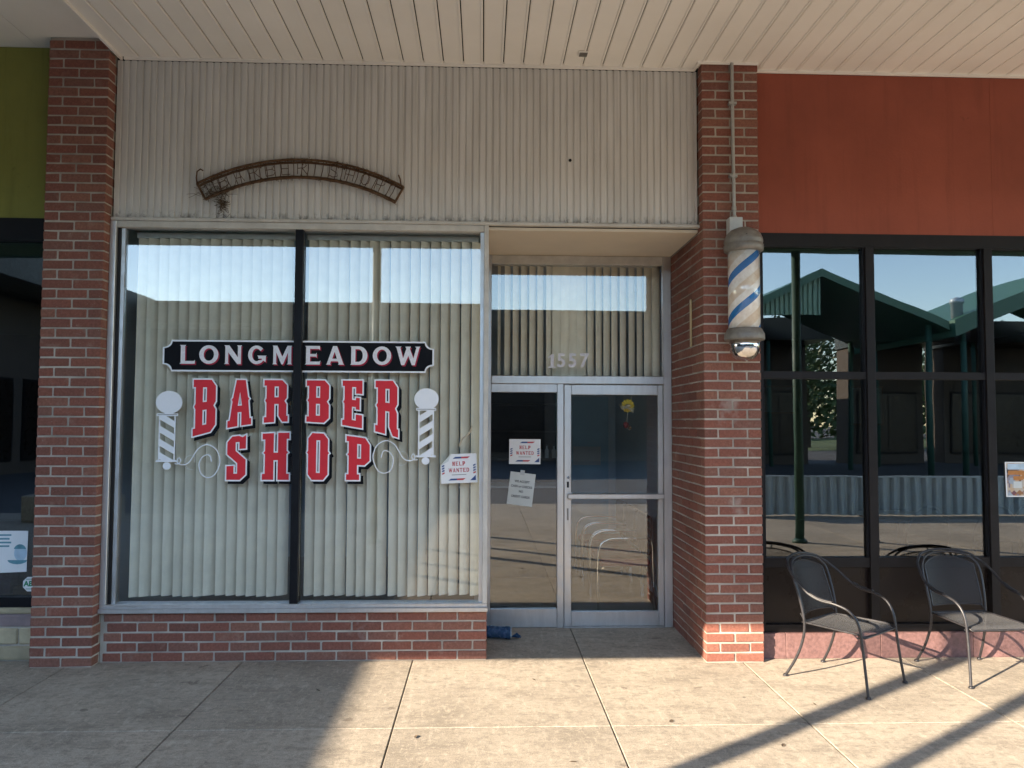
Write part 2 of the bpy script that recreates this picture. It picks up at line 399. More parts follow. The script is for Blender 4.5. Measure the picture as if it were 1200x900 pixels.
class MB:
    def __init__(s):
        s.v = []; s.f = []; s.sm = []
    def add(s, vs, fs, smooth=False):
        b = len(s.v)
        s.v += [tuple(p) for p in vs]
        s.f += [tuple(i + b for i in f) for f in fs]
        s.sm += [smooth] * len(fs)
        return s
    def box(s, x0, x1, y0, y1, z0, z1, bev=0.0):
        if bev <= 0:
            return s.add([(x0, y0, z0), (x1, y0, z0), (x1, y1, z0), (x0, y1, z0), (x0, y0, z1), (x1, y0, z1), (x1, y1, z1), (x0, y1, z1)],
                         [(0, 3, 2, 1), (4, 5, 6, 7), (0, 1, 5, 4), (1, 2, 6, 5), (2, 3, 7, 6), (3, 0, 4, 7)])
        bm = bmesh.new()
        bmesh.ops.create_cube(bm, size=1)
        for v in bm.verts:
            v.co = ((x0 + x1) / 2 + v.co.x * (x1 - x0), (y0 + y1) / 2 + v.co.y * (y1 - y0), (z0 + z1) / 2 + v.co.z * (z1 - z0))
        bmesh.ops.bevel(bm, geom=bm.edges[:], offset=bev, segments=1, affect='EDGES')
        bm.verts.index_update()
        s.add([v.co[:] for v in bm.verts], [[v.index for v in f.verts] for f in bm.faces])
        bm.free()
        return s
    def obox(s, c, ex, ey, ez):
        c, ex, ey, ez = map(Vector, (c, ex, ey, ez))
        P = [c + a * ex + b * ey + d * ez for d in (-1, 1) for a, b in ((-1, -1), (1, -1), (1, 1), (-1, 1))]
        return s.add(P, [(0, 3, 2, 1), (4, 5, 6, 7), (0, 1, 5, 4), (1, 2, 6, 5), (2, 3, 7, 6), (3, 0, 4, 7)])
    def tube(s, pts, r, n=8, closed=False, flat=1.0):
        pts = [Vector(p) for p in pts]
        m = len(pts)
        rs = r if hasattr(r, '__len__') else [r] * m
        up_ = None
        rings = []
        for i, p in enumerate(pts):
            a = pts[i - 1] if (i > 0 or closed) else p
            b = pts[(i + 1) % m] if (i < m - 1 or closed) else p
            t = (b - a).normalized()
            if up_ is None:
                up_ = Vector((0, 0, 1)) if abs(t.z) < 0.9 else Vector((0, 1, 0))
            sx = t.cross(up_)
            if sx.length < 1e-6:
                sx = t.cross(Vector((1, 0, 0)))
            sx.normalize()
            up_ = sx.cross(t).normalized()
            rings.append([p + (sx * math.cos(2 * math.pi * k / n) + up_ * math.sin(2 * math.pi * k / n) * flat) * rs[i] for k in range(n)])
        vs = [q for ring in rings for q in ring]
        fs = []
        for i in range(m if closed else m - 1):
            for k in range(n):
                j = (i + 1) % m
                fs.append((i * n + k, i * n + (k + 1) % n, j * n + (k + 1) % n, j * n + k))
        s.add(vs, fs, True)
        if not closed:
            s.add(rings[0], [tuple(reversed(range(n)))])
            s.add(rings[-1], [tuple(range(n))])
        return s
    def lathe(s, prof, c=(0, 0, 0), n=28, smooth=True):
        vs = []; fs = []
        for (r, z) in prof:
            for k in range(n):
                a = 2 * math.pi * k / n
                vs.append((c[0] + r * math.cos(a), c[1] + r * math.sin(a), c[2] + z))
        for i in range(len(prof) - 1):
            for k in range(n):
                fs.append((i * n + k, i * n + (k + 1) % n, (i + 1) * n + (k + 1) % n, (i + 1) * n + k))
        fs.append(tuple(reversed(range(n))))
        fs.append(tuple((len(prof) - 1) * n + k for k in range(n)))
        s.add(vs, fs[:-2], smooth)
        b = len(s.v) - len(vs)
        for f in fs[-2:]:
            s.f.append(tuple(i + b for i in f)); s.sm.append(False)
        return s
    def plate(s, loops, y0, y1):
        """flat plate in the XZ plane bounded by loops (outer first, then holes), front at y0, back at y1"""
        L3 = [[Vector((x, z, 0)) for x, z in lp] for lp in loops]
        tris = tessellate_polygon(L3)
        flat = [(p.x, p.y) for lp in L3 for p in lp]
        nv = len(flat)
        vs = [(x, y0, z) for x, z in flat] + [(x, y1, z) for x, z in flat]
        fs = []
        for t in tris:
            a, b, c = (flat[i] for i in t)
            ar = (b[0] - a[0]) * (c[1] - a[1]) - (b[1] - a[1]) * (c[0] - a[0])
            t = tuple(t) if ar > 0 else tuple(reversed(t))
            fs.append(t)
            fs.append(tuple(i + nv for i in reversed(t)))
        o = 0
        for lp in loops:
            n = len(lp)
            for i in range(n):
                a, b = o + i, o + (i + 1) % n
                fs.append((a, b, b + nv, a + nv))
            o += n
        return s.add(vs, fs)
    def mesh(s, name, m=None):
        me = bpy.data.meshes.new(name)
        me.from_pydata(s.v, [], s.f)
        for p, q in zip(me.polygons, s.sm):
            p.use_smooth = q
        if m is not None:
            me.materials.append(m)
        me.update()
        return me
    def build(s, name, m, parent=None, origin=None):
        """world-space vertices; the object's origin goes to the parent's place (or `origin`)"""
        if origin is None:
            o = wloc(parent) if parent is not None else Vector((0, 0, 0))
        else:
            o = Vector(origin)
        s.v = [(x - o.x, y - o.y, z - o.z) for x, y, z in s.v]
        return link(name, s.mesh(name, m), parent, o)

def copy_tree(o, parent=None):
    c = o.copy()
    COL.objects.link(c)
    if parent is not None:
        c.parent = parent
    for ch in list(o.children):
        copy_tree(ch, c)
    return c

def box(name, m, parent, *a, bev=0.0):
    return MB().box(*a, bev=bev).build(name, m, parent)

def struct(name, mb, m):
    o = mb.build(name, m)
    o['kind'] = 'structure'
    return o

def spline(pts, n=8, closed=False):
    """Catmull-Rom through the points"""
    P = [Vector(p) for p in pts]
    out = []
    m = len(P)
    rng = range(m) if closed else range(m - 1)
    for i in rng:
        p0 = P[(i - 1) % m] if (closed or i > 0) else P[i] * 2 - P[i + 1]
        p1 = P[i]; p2 = P[(i + 1) % m]
        p3 = P[(i + 2) % m] if (closed or i + 2 < m) else p2 * 2 - p1
        for k in range(n):
            t = k / n
            out.append(0.5 * ((2 * p1) + (p2 - p0) * t + (2 * p0 - 5 * p1 + 4 * p2 - p3) * t * t + (3 * p1 - p0 - 3 * p2 + p3) * t ** 3))
    if not closed:
        out.append(P[-1])
    return out

DG = None
def text_mesh(body, size, name, m, bold=0.0, spacing=1.0, shear=0.0, align='CENTER'):
    cu = bpy.data.curves.new(name, 'FONT')
    cu.body = body
    cu.size = size
    cu.offset = bold
    cu.space_character = spacing
    cu.shear = shear
    cu.align_x = align
    cu.align_y = 'CENTER'
    cu.resolution_u = 3
    o = bpy.data.objects.new(name, cu)
    COL.objects.link(o)
    dg = bpy.context.evaluated_depsgraph_get()
    me = bpy.data.meshes.new_from_object(o.evaluated_get(dg))
    bpy.data.objects.remove(o)
    bpy.data.curves.remove(cu)
    me.name = name
    me.materials.clear()
    me.materials.append(m)
    return me

def put_text(me, name, parent, x, y, z, rot=0.0, sx=1.0, sz=1.0):
    o = link(name, me, parent, (x, y, z))
    o.rotation_euler = (math.pi / 2, -rot, 0)
    o.scale = (sx, sz, 1)
    return o

# ================================================================== THE SETTING
g = MB()
g.add([(-400, -500, -0.14), (400, -500, -0.14), (400, 300, -0.14), (-400, 300, -0.14)], [(0, 1, 2, 3)])
struct('ground', g, M['asphalt'])

walk = thing('sidewalk', None, None, (0, 0, 0), kind='structure')
box('bed', M['joint'], walk, -16.0, 16.0, -9.0, 1.2, -0.13, -0.014)
xj = [-2.92, -1.722, -0.50, 0.742, 1.892, 3.10]
while xj[0] > -15.5: xj.insert(0, xj[0] - 1.21)
while xj[-1] < 15.5: xj.append(xj[-1] + 1.21)
yj = [-8.75, -7.5, -6.25, -5.0, -3.75, -2.5, -1.25, 1.15]
for i in range(len(xj) - 1):
    for j in range(len(yj) - 1):
        if j == len(yj) - 2 and not (-5 < xj[i] < 5):
            pass
        cx, cy = (xj[i] + xj[i + 1]) / 2, (yj[j] + yj[j + 1]) / 2
        hx, hy = (xj[i + 1] - xj[i]) / 2 - 0.004, (yj[j + 1] - yj[j]) / 2 - (0.002 if j >= 5 else 0.003)
        me = MB().box(-hx, hx, -hy, hy, -0.05, 0, bev=0.003).mesh('slab', M['concrete'])
        link('slab', me, walk, (cx, cy, random.uniform(-0.0012, 0.0)))
box('kerb', M['concrete'], walk, -16, 16, -9.0, -8.757, -0.13, 0.0, bev=0.02)

# ------------------------------------------------------------------ canopy over the walk
ceil = thing('ceiling', None, None, (0, 0, 0), kind='structure')
PIT = 0.15
prof = [(0.003, 4.437), (0.003, 4.428), (0.010, 4.425), (0.128, 4.425), (0.131, 4.4185), (0.142, 4.4185), (0.145, 4.425), (0.145, 4.437)]
def plank_mesh(y0, y1):
    b = MB()
    n = len(prof)
    vs = [(x, y0, z - 4.425) for x, z in prof] + [(x, y1, z - 4.425) for x, z in prof]
    fs = [(i, i + 1, n + i + 1, n + i) for i in range(n - 1)] + [(n - 1, 0, n, 2 * n - 1)]
    fs += [tuple(reversed(range(n))), tuple(range(n, 2 * n))]
    return b.add(vs, fs).mesh('plank', M['ceiling'])
pm = plank_mesh(-5.32, -0.022)
pm_short = plank_mesh(-5.32, -0.135)
x = 0.064 - 0.0745 - PIT * 18
i = 0
while x < 6.0:
    over = (x + PIT > 1.60 and x < 2.05)
    link('plank', pm, ceil, (x, 0, 4.425))
    x += PIT
XR = x
box('soffit_board', M['ceiling'], ceil, XR + 0.005, 12.0, -5.32, -0.022, 4.425, 4.437)
box('void', M['dark'], ceil, -2.685, 12.0, -5.3, 0.2, 4.446, 4.456)
box('edge_trim', M['ceiling'], ceil, -2.675, 1.600, -0.0215, -0.004, 4.405, 4.4415)
box('edge_trim', M['ceiling'], ceil, 1.585, 1.600, -0.130, -0.022, 4.405, 4.4415)
box('edge_trim', M['ceiling'], ceil, 1.585, 2.047, -0.1345, -0.1305, 4.405, 4.4415)
box('edge_trim', M['ceiling'], ceil, 2.049, 12.0, -0.0215, -0.004, 4.405, 4.4415)
# flat boards on the left, a little higher, with a trim between
box('divider_trim', M['ceiling'], ceil, -2.705, -2.688, -5.32, -0.005, 4.405, 4.535)
box('divider_trim', M['ceiling'], ceil, -2.720, -2.7055, -5.32, -0.005, 4.418, 4.535)
xe = -2.7205
for w in (0.62, 0.62) + (1.22,) * 8:
    box('flat_board', M['ceiling'], ceil, xe - w + 0.004, xe, -5.32, 0.09, 4.520, 4.534)
    xe -= w
box('roof_deck', M['tarroof'], ceil, -13.0, 12.0, -5.5, 8.5, 4.60, 4.95)
box('fascia_beam', M['greenroof'], ceil, -6.15, 12.0, -5.52, -5.34, 4.27, 4.595)
box('fascia_beam', M['greenroof'], ceil, -13.0, -6.152, -5.52, -5.34, 4.083, 4.595)  # unseen stretch, dropped lower to shape the shadow edge at the entrance

# small square louvred vent in the ceiling boards
vent = thing('ceiling_vent', 'small square louvred vent set in the cream ceiling boards', 'vent', (0.715, -0.235, 4.41))
box('frame', M['ceiling'], vent, 0.680, 0.750, -0.27, -0.20, 4.409, 4.4175)
for k in range(5):
    box('louvre', M['castgrey'], vent, 0.686, 0.744, -0.265 + k * 0.0125, -0.257 + k * 0.0125, 4.405, 4.4085)

def post(name, x, y, r, h, label, group):
    t = thing(name, label, 'post', (x, y, 0), group)
    MB().lathe([(r, 0.0), (r, h)], (x, y, 0), 20).build('shaft', M['greenpost'], t)
    MB().lathe([(r * 1.7, 0.0), (r * 1.7, 0.03), (r * 1.1, 0.06)], (x, y, 0), 20).build('base_collar', M['greenpost'], t)
    return t
for px_ in (-10.4, -1.55, 4.62, 5.70, 11.0):
    post('canopy_post', px_, -5.43, 0.062, 4.268 if px_ > -6.15 else 4.08, 'round green steel post carrying the front beam of the walkway canopy', 'posts along the canopy front')

# ------------------------------------------------------------------ shop interiors (floors, partitions, ceilings)
struct('floor', MB().box(-9.0, 9.0, 1.16, 8.0, -0.13, 0.012).box(-9.0, 0.02, 0.13, 1.159, -0.008, 0.012).box(1.66, 9.0, 0.13, 1.159, -0.008, 0.012), M['floor'])
struct('wall_back', MB().box(-9, 9, 8.0, 8.15, 0, 4.5), M['darkwall'])
struct('wall_partition_left', MB().box(-2.83, -2.745, 0.12, 8.0, 0.0, 4.5), M['bluewall'])
struct('wall_partition_right', MB().box(1.722, 1.80, 0.10, 8.0, 0.0, 4.5), M['bluewall'])
struct('wall_partition_front', MB().box(0.02, 1.62, 0.95, 1.0, 3.158, 4.5), M['bluewall'])
struct('ceiling_inside', MB().box(-8.9, 8.9, 0.13, 8.0, 3.22, 3.27), M['lightpanel'])
struct('wall_end_left', MB().box(-9.1, -8.95, 0.1, 8, 0, 4.5), M['darkwall'])
struct('wall_end_right', MB().box(8.95, 9.1, 0.1, 8, 0, 4.5), M['darkwall'])

# ================================================================== BRICKWORK
CH = 0.0703
JT = 0.012
bricks_cache = {}
def brick_me(lx, ly):
    k = (round(lx, 3), round(ly, 3))
    if k not in bricks_cache:
        bricks_cache[k] = []
        for _ in range(4):
            bb = MB().box(-lx / 2, lx / 2, -ly / 2, ly / 2, -(CH - JT) / 2, (CH - JT) / 2, bev=0.004)
            bb.v = [tuple(q + random.uniform(-.0016, .0016) for q in p) for p in bb.v]
            bricks_cache[k].append(bb.mesh('brick', M['brick']))
    return random.choice(bricks_cache[k])
def lay(parent, x0, x1, y0, y1, course, jit=0.0018):
    o = link('brick', brick_me(x1 - x0, y1 - y0), parent,
             ((x0 + x1) / 2 + random.uniform(-jit, jit) * 0.5, (y0 + y1) / 2 + random.uniform(-jit, jit), course * CH + CH / 2 + random.uniform(-jit, jit) * 0.4))
    o.rotation_euler = (random.uniform(-0.006, 0.006), random.uniform(-0.004, 0.004), random.uniform(-0.005, 0.005))
    return o
YF = -0.11
def pillar(x0, x1, top, n, label, deep):
    t = thing('brick_pillar', label, 'pillar', ((x0 + x1) / 2, YF, 0))
    s = (x1 - x0 - JT) / 2
    h = (x1 - x0 - s - 2 * JT) / 2
    box('mortar_core', M['mortar'], t, x0 + 0.005, x1 - 0.005, YF + 0.005, deep, 0.0, top)
    for c in range(n):
        if (c + 1) * CH > top + 0.02:
            break
        if c % 2 == 0:
            lay(t, x0, x0 + s, YF, YF + h, c)
            lay(t, x0 + s + JT, x1, YF, YF + h, c)
        else:
            lay(t, x0, x0 + h, YF, YF + s, c)
            lay(t, x0 + h + JT, x1 - h - JT, YF, YF + h, c)
            lay(t, x1 - h, x1, YF, YF + s, c)
    return t, s, h
pillar(-3.165, -2.735, 4.515, 64, 'red brick pillar between the olive panel and the blinds window', 0.098)
_, ss, hh = pillar(1.62, 2.045, 4.4165, 63, 'red brick pillar that carries the striped barber pole', 0.098)

ret = thing('brick_wall', 'red brick side wall of the entrance recess with chipped paint marks', 'wall', (1.67, 0.45, 0))
box('mortar_core', M['mortar'], ret, 1.625, 1.716, 0.099, 0.945, 0.0, 3.215)
for c in range(45):
    y = (YF + hh + JT) if c % 2 == 0 else (YF + ss + JT)
    while y < 0.86:
        y1 = min(y + ss, 0.93)
        lay(ret, 1.62, 1.62 + hh, y, y1, c, 0.0025)
        y = y1 + JT
low = thing('brick_wall', 'low red brick wall of five courses under the blinds window', 'wall', (-1.35, 0.0, 0))
box('mortar_core', M['mortar'], low, -2.7345, 0.029, 0.005, 0.10, 0.0, 0.3535)
box('mortar_core', M['mortar'], low, -0.06, 0.029, 0.101, 0.86, 0.0, 0.3535)
for c in range(5):
    s, h = 0.2065, 0.0975
    x = 0.034
    if c % 2 == 1:
        lay(low, x - h, x, 0.0, s, c); x -= h + JT
    first = True
    while x > -2.69:
        x0 = max(x - s, -2.712)
        lay(low, x0, x, 0.0, h, c)
        x = x0 - JT
    y = h + JT if c % 2 == 0 else s + JT
    while y < 0.83:
        y1 = min(y + s, 0.855)
        lay(low, 0.034 - h, 0.034, y, y1, c)
        y = y1 + JT

# brass-coloured strip screwed to the side wall
bs = thing('brass_strip', 'thin upright brass strip fixed to the side wall of the entrance', 'strip', (1.612, 0.202, 2.50))
box('bar', M['brass'], bs, 1.604, 1.617, 0.188, 0.216, 2.32, 2.69, bev=0.003)
box('screw', M['castgrey'], bs, 1.6025, 1.6035, 0.198, 0.206, 2.345, 2.353)
box('screw', M['castgrey'], bs, 1.6025, 1.6035, 0.198, 0.206, 2.655, 2.663)

# ================================================================== CORRUGATED FASCIA, ARCHED SIGN FRAME
fa = thing('metal_fascia', 'grey beige corrugated metal fascia above the blinds window and entrance', 'fascia', (-0.55, 0, 3.2))
b = MB()
xs = []
x = -2.726
per = 0.0508
while x < 1.60:
    for dx, dy in ((0.0, 0.0), (0.033, 0.0), (0.0365, 0.009), (0.0475, 0.009)):
        if x + dx < 1.60:
            xs.append((x + dx, dy))
    x += per
xs.append((1.612, 0.0))
n = len(xs)
vs = [(x, dy, 3.222) for x, dy in xs] + [(x, dy, 4.404) for x, dy in xs]
b.add(vs, [(i, i + 1, n + i + 1, n + i) for i in range(n - 1)])
b.build('corrugated_sheet', M['fascia'], fa)
box('backing', M['dark'], fa, -2.732, 1.618, 0.016, 0.06, 3.20, 4.44)
box('bottom_trim', M['alu_warm'], fa, -2.732, 1.640, -0.032, 0.013, 3.196, 3.2205, bev=0.004)
MB().tube([(0.645, 0.002, 3.704), (0.645, -0.004, 3.704)], 0.012, 10).build('bolt_hole', M['dark'], fa)

# arched rusty frame of an old sign
YA = -0.045
ax0, ax1 = (-2.12, 3.445), (-0.592, 3.449)
# circle through three points of the upper rail
P1 = Vector((-2.108, 3.471)); P2 = Vector((-1.36, 3.661)); P3 = Vector((-0.598, 3.468))
def circ(a, b, c):
    d = 2 * (a.x * (b.y - c.y) + b.x * (c.y - a.y) + c.x * (a.y - b.y))
    ux = ((a.length_squared) * (b.y - c.y) + b.length_squared * (c.y - a.y) + c.length_squared * (a.y - b.y)) / d
    uy = ((a.length_squared) * (c.x - b.x) + b.length_squared * (a.x - c.x) + c.length_squared * (b.x - a.x)) / d
    return Vector((ux, uy)), (Vector((ux, uy)) - a).length
CC, RA = circ(P1, P2, P3)
RI = RA - 0.135
a1 = math.atan2(P1.y - CC.y, P1.x - CC.x)
a2 = math.atan2(P3.y - CC.y, P3.x - CC.x)
def arcp(r, t, y=YA):
    a = a1 + (a2 - a1) * t
    return (CC.x + r * math.cos(a), y, CC.y + r * math.sin(a))
sg = thing('sign_frame', 'rusty arched wire frame of a removed sign on the corrugated fascia', 'sign frame', (CC.x, YA, P2.y))
for r_, dy in ((RA, 0.0), (RI, 0.0), (RA - 0.014, 0.022), (RI + 0.014, 0.022)):
    MB().tube([arcp(r_ + random.uniform(-.0012, .0012), k / 48, YA + dy) for k in range(49)], 0.0092, 6).build('rail', M['rust'], sg)
for t_ in (0.0, 1.0):
    MB().tube([arcp(RA, t_), arcp(RI, t_)], 0.009, 6).build('end_bar', M['rust'], sg)
for k in range(1, 26):
    t_ = k / 26
    MB().tube([arcp(RA, t_), arcp(RA - 0.014, t_, YA + 0.022)], 0.0035, 5).build('tie', M['rust'], sg)
    MB().tube([arcp(RI, t_), arcp(RI + 0.014, t_, YA + 0.022)], 0.0035, 5).build('tie', M['rust'], sg)
for k in range(1, 30):
    t_ = k / 30 + random.uniform(-.006, .006)
    MB().tube([arcp(RA, t_, YA + .010), arcp((RA + RI) / 2, t_ + random.uniform(-.004, .004), YA + .014), arcp(RI, t_ + random.uniform(-.008, .008), YA + .010)], 0.0030, 5).build('rung', M['rust'], sg)
for k in (0.06, 0.3, 0.5, 0.7, 0.94):
    MB().tube([arcp(RA - 0.02, k, YA), arcp(RA - 0.02, k, 0.0)], 0.006, 6).build('standoff', M['rust'], sg)
    MB().tube([arcp(RI + 0.02, k, YA), arcp(RI + 0.02, k, 0.0)], 0.006, 6).build('standoff', M['rust'], sg)
# thin tube letters between the rails
SEG = {'B': [[(0, 0), (0, 1), (.7, .95), (.8, .75), (.6, .55), (0, .52)], [(.6, .55), (.9, .35), (.75, .05), (0, 0)]], 'A': [[(0, 0), (.45, 1), (.9, 0)], [(.2, .4), (.7, .4)]],
       'R': [[(0, 0), (0, 1), (.7, .95), (.8, .75), (.6, .55), (0, .5)], [(.45, .5), (.9, 0)]], 'E': [[(.8, 0), (0, 0), (0, 1), (.8, 1)], [(0, .5), (.6, .5)]],
       'S': [[(.8, .85), (.5, 1), (.1, .9), (.1, .65), (.7, .4), (.8, .15), (.4, 0), (0, .12)]], 'H': [[(0, 0), (0, 1)], [(.8, 0), (.8, 1)], [(0, .5), (.8, .5)]],
       'O': [[(.4, 0), (.05, .25), (.05, .75), (.4, 1), (.8, .75), (.8, .25), (.4, 0)]], 'P': [[(0, 0), (0, 1), (.7, .95), (.8, .72), (.6, .5), (0, .48)]]}
word = 'BARBER SHOP'
for i, ch in enumerate(word):
    if ch == ' ':
        continue
    tc_ = 0.075 + 0.86 * (i + 0.5) / len(word)
    b = MB()
    for st in SEG[ch]:
        pts = []
        for u_, v_ in st:
            q = arcp(RI + 0.026 + 0.086 * v_, tc_ + (u_ - 0.42) * 0.052, YA - 0.004)
            pts.append(q)
        b.tube(pts, 0.0030, 5)
    b.build('tube_letter', M['rust'], sg)
for q in ([(-2.107, 3.458), (-2.115, 3.515), (-2.11, 3.56), (-2.086, 3.579), (-2.067, 3.567)], [(-0.617, 3.475), (-0.624, 3.526), (-0.637, 3.558)]):
    MB().tube([(a, YA, c) for a, c in q], 0.0055, 6).build('hook', M['rust'], sg)
vb_ = MB()
for k in range(260):
    t_ = random.random()
    q = Vector(arcp(random.choice((RA, RI)), t_, YA + random.uniform(-.01, .02)))
    d_ = Vector((random.gauss(0, 1), random.gauss(0, .3), random.gauss(0, .6))).normalized() * random.uniform(.008, .026)
    vb_.tube([q - d_, q + Vector((0, 0, random.gauss(0, .004))), q + d_], 0.0022, 3)
tag(vb_.build('dead_vine', M['twig'], sg), kind='stuff')
nest = thing('bird_nest', 'tangle of dry nest twigs caught in the arched sign frame', 'nest', (-1.95, -0.05, 3.40))
b = MB()
nc = (-1.975, 3.401)
for k in range(170):
    if k < 110:
        c_ = Vector((nc[0] + random.gauss(0, .062), -0.045 + random.gauss(0, .018), nc[1] + random.gauss(0, .030) + 0.01))
    else:
        c_ = Vector((nc[0] + 0.045 + random.gauss(0, .02), -0.03 + random.gauss(0, .012), nc[1] - 0.04 - abs(random.gauss(0, .05))))
    d_ = Vector((random.gauss(0, 1), random.gauss(0, .5), random.gauss(0, .8))).normalized() * random.uniform(.015, .05)
    b.tube([c_ - d_, c_ + Vector((random.gauss(0, .006), 0, random.gauss(0, .006))), c_ + d_], 0.0016, 3)
b.build('twigs', M['twig'], nest)

# ================================================================== BLINDS WINDOW
ZB, ZT = 0.412, 3.150
YG = 0.030
win = thing('display_window', 'wide shop window with two panes, aluminium frame and black centre mullion', 'window', (-1.35, 0.03, 0.356))
box('jamb', M['alu'], win, -2.7345, -2.690, -0.028, 0.060, 0.4125, 3.1945, bev=0.003)
box('glazing_stop', M['bronze'], win, -2.6895, -2.668, 0.0, 0.075, 0.4125, 3.147)
box('glazing_stop', M['alu'], win, -2.6675, -2.640, 0.012, 0.075, 0.4125, 3.147)
box('jamb', M['alu_warm'], win, 0.001, 0.036, -0.028, 0.060, 0.4125, 3.1945, bev=0.003)
box('glazing_stop', M['alu'], win, -0.026, 0.0005, 0.008, 0.070, 0.4125, 3.147)
box('head', M['alu_warm'], win, -2.6895, 0.0005, -0.022, 0.070, 3.148, 3.1945, bev=0.003)
sl = box('sill', M['alu'], win, -2.7345, 0.040, -0.046, 0.10, 0.3545, 0.3855, bev=0.003)
box('sill_step', M['alu'], sl, -2.7345, 0.036, -0.028, 0.10, 0.386, 0.412, bev=0.003)
box('mullion', M['black'], win, -1.392, -1.336, -0.018, 0.075, 0.4125, 3.147, bev=0.002)
box('pane', M['glass'], win, -2.6395, -1.3925, YG, YG + 0.006, 0.4125, 3.147)
box('pane', M['glass'], win, -1.3355, -0.0265, YG, YG + 0.006, 0.4125, 3.147)
box('side_post', M['alu'], win, -0.004, 0.036, 0.815, 0.858, 0.3545, 3.16)
box('side_sill', M['alu'], win, -0.06, 0.036, 0.1005, 0.8145, 0.3545, 0.40)
box('side_pane', M['glass'], win, 0.012, 0.018, 0.0605, 0.8145, 0.4125, 3.16)

def blind(name, label, x0, x1, y, z0, z1, pitch, w, angs, mat_='vane', jit=0.004):
    t = thing(name, label, 'blind', ((x0 + x1) / 2, y, z1))
    box('headrail', M['alu_warm'], t, x0 - 0.01, x1 + 0.01, y - 0.025, y + 0.025, z1, z1 + 0.04)
    n_ = int(round((x1 - x0) / pitch))
    # one curved vane, shared
    vm = {}
    for k in range(n_):
        hgt = z1 - z0
        me = vm.get('m')
        if me is None:
            vb = MB()
            prof_ = []
            for q in range(5):
                u_ = (q / 4 - 0.5)
                prof_.append((u_ * w, -0.011 * (1 - (2 * u_) ** 2)))
            vs_ = [(a, c, 0) for a, c in prof_] + [(a, c, -hgt) for a, c in prof_]
            vb.add(vs_, [(q, q + 1, 6 + q, 5 + q) for q in range(4)], True)
            me = vm['m'] = vb.mesh('vane', M[mat_])
        a = angs(k, n_)
        if a is None:
            continue
        o = link('vane', me, t, (x0 + (k + 0.5) * pitch + random.uniform(-jit, jit), y, z1))
        o.rotation_euler = (random.uniform(-.0012, .0012), random.uniform(-.0016, .0016), a + random.uniform(-0.05, 0.05))
        o.scale = (1, 1, 1 + random.uniform(-.002, .002))
    return t
blind('vertical_blind', 'beige vertical blind behind the pane beside the brick pillar', -2.59, -1.415, 0.14, 0.44, 3.10, 0.0767, 0.089, lambda k, n: R(40))
blind('vertical_blind', 'beige vertical blind behind the pane next to the entrance', -1.325, -0.05, 0.14, 0.437, 3.10, 0.0767, 0.089, lambda k, n: R(40))
def tr_ang(k, n):
    if k == 0: return R(70)
    if k < 7: return R(48)
    if 7 <= k <= 10: return R(8)
    if k < n - 2: return R(40)
    return R(25)
blind('vertical_blind', 'short vertical blind with dark gaps behind the transom over the door', 0.10, 1.53, 1.03, 2.085, 3.10, 0.073, 0.085, tr_ang)

# ================================================================== LETTERING ON THE WINDOW
def offset_loop(lp, d):
    n_ = len(lp)
    ar = sum(lp[i][0] * lp[(i + 1) % n_][1] - lp[(i + 1) % n_][0] * lp[i][1] for i in range(n_))
    out = []
    for i in range(n_):
        p0, p1, p2 = Vector(lp[i - 1]), Vector(lp[i]), Vector(lp[(i + 1) % n_])
        e1, e2 = (p1 - p0).normalized(), (p2 - p1).normalized()
        n1, n2 = Vector((e1.y, -e1.x)), Vector((e2.y, -e2.x))
        m_ = n1 + n2
        if m_.length < 1e-4:
            m_ = n1
        m_ = m_.normalized()
        k = min(1 / max(0.35, m_.dot(n1)), 1.8)
        out.append(tuple(p1 + m_ * d * k))
    return out
def ccw(lp, want=True):
    a = sum(lp[i][0] * lp[(i + 1) % len(lp)][1] - lp[(i + 1) % len(lp)][0] * lp[i][1] for i in range(len(lp)))
    return lp if (a > 0) == want else list(reversed(lp))

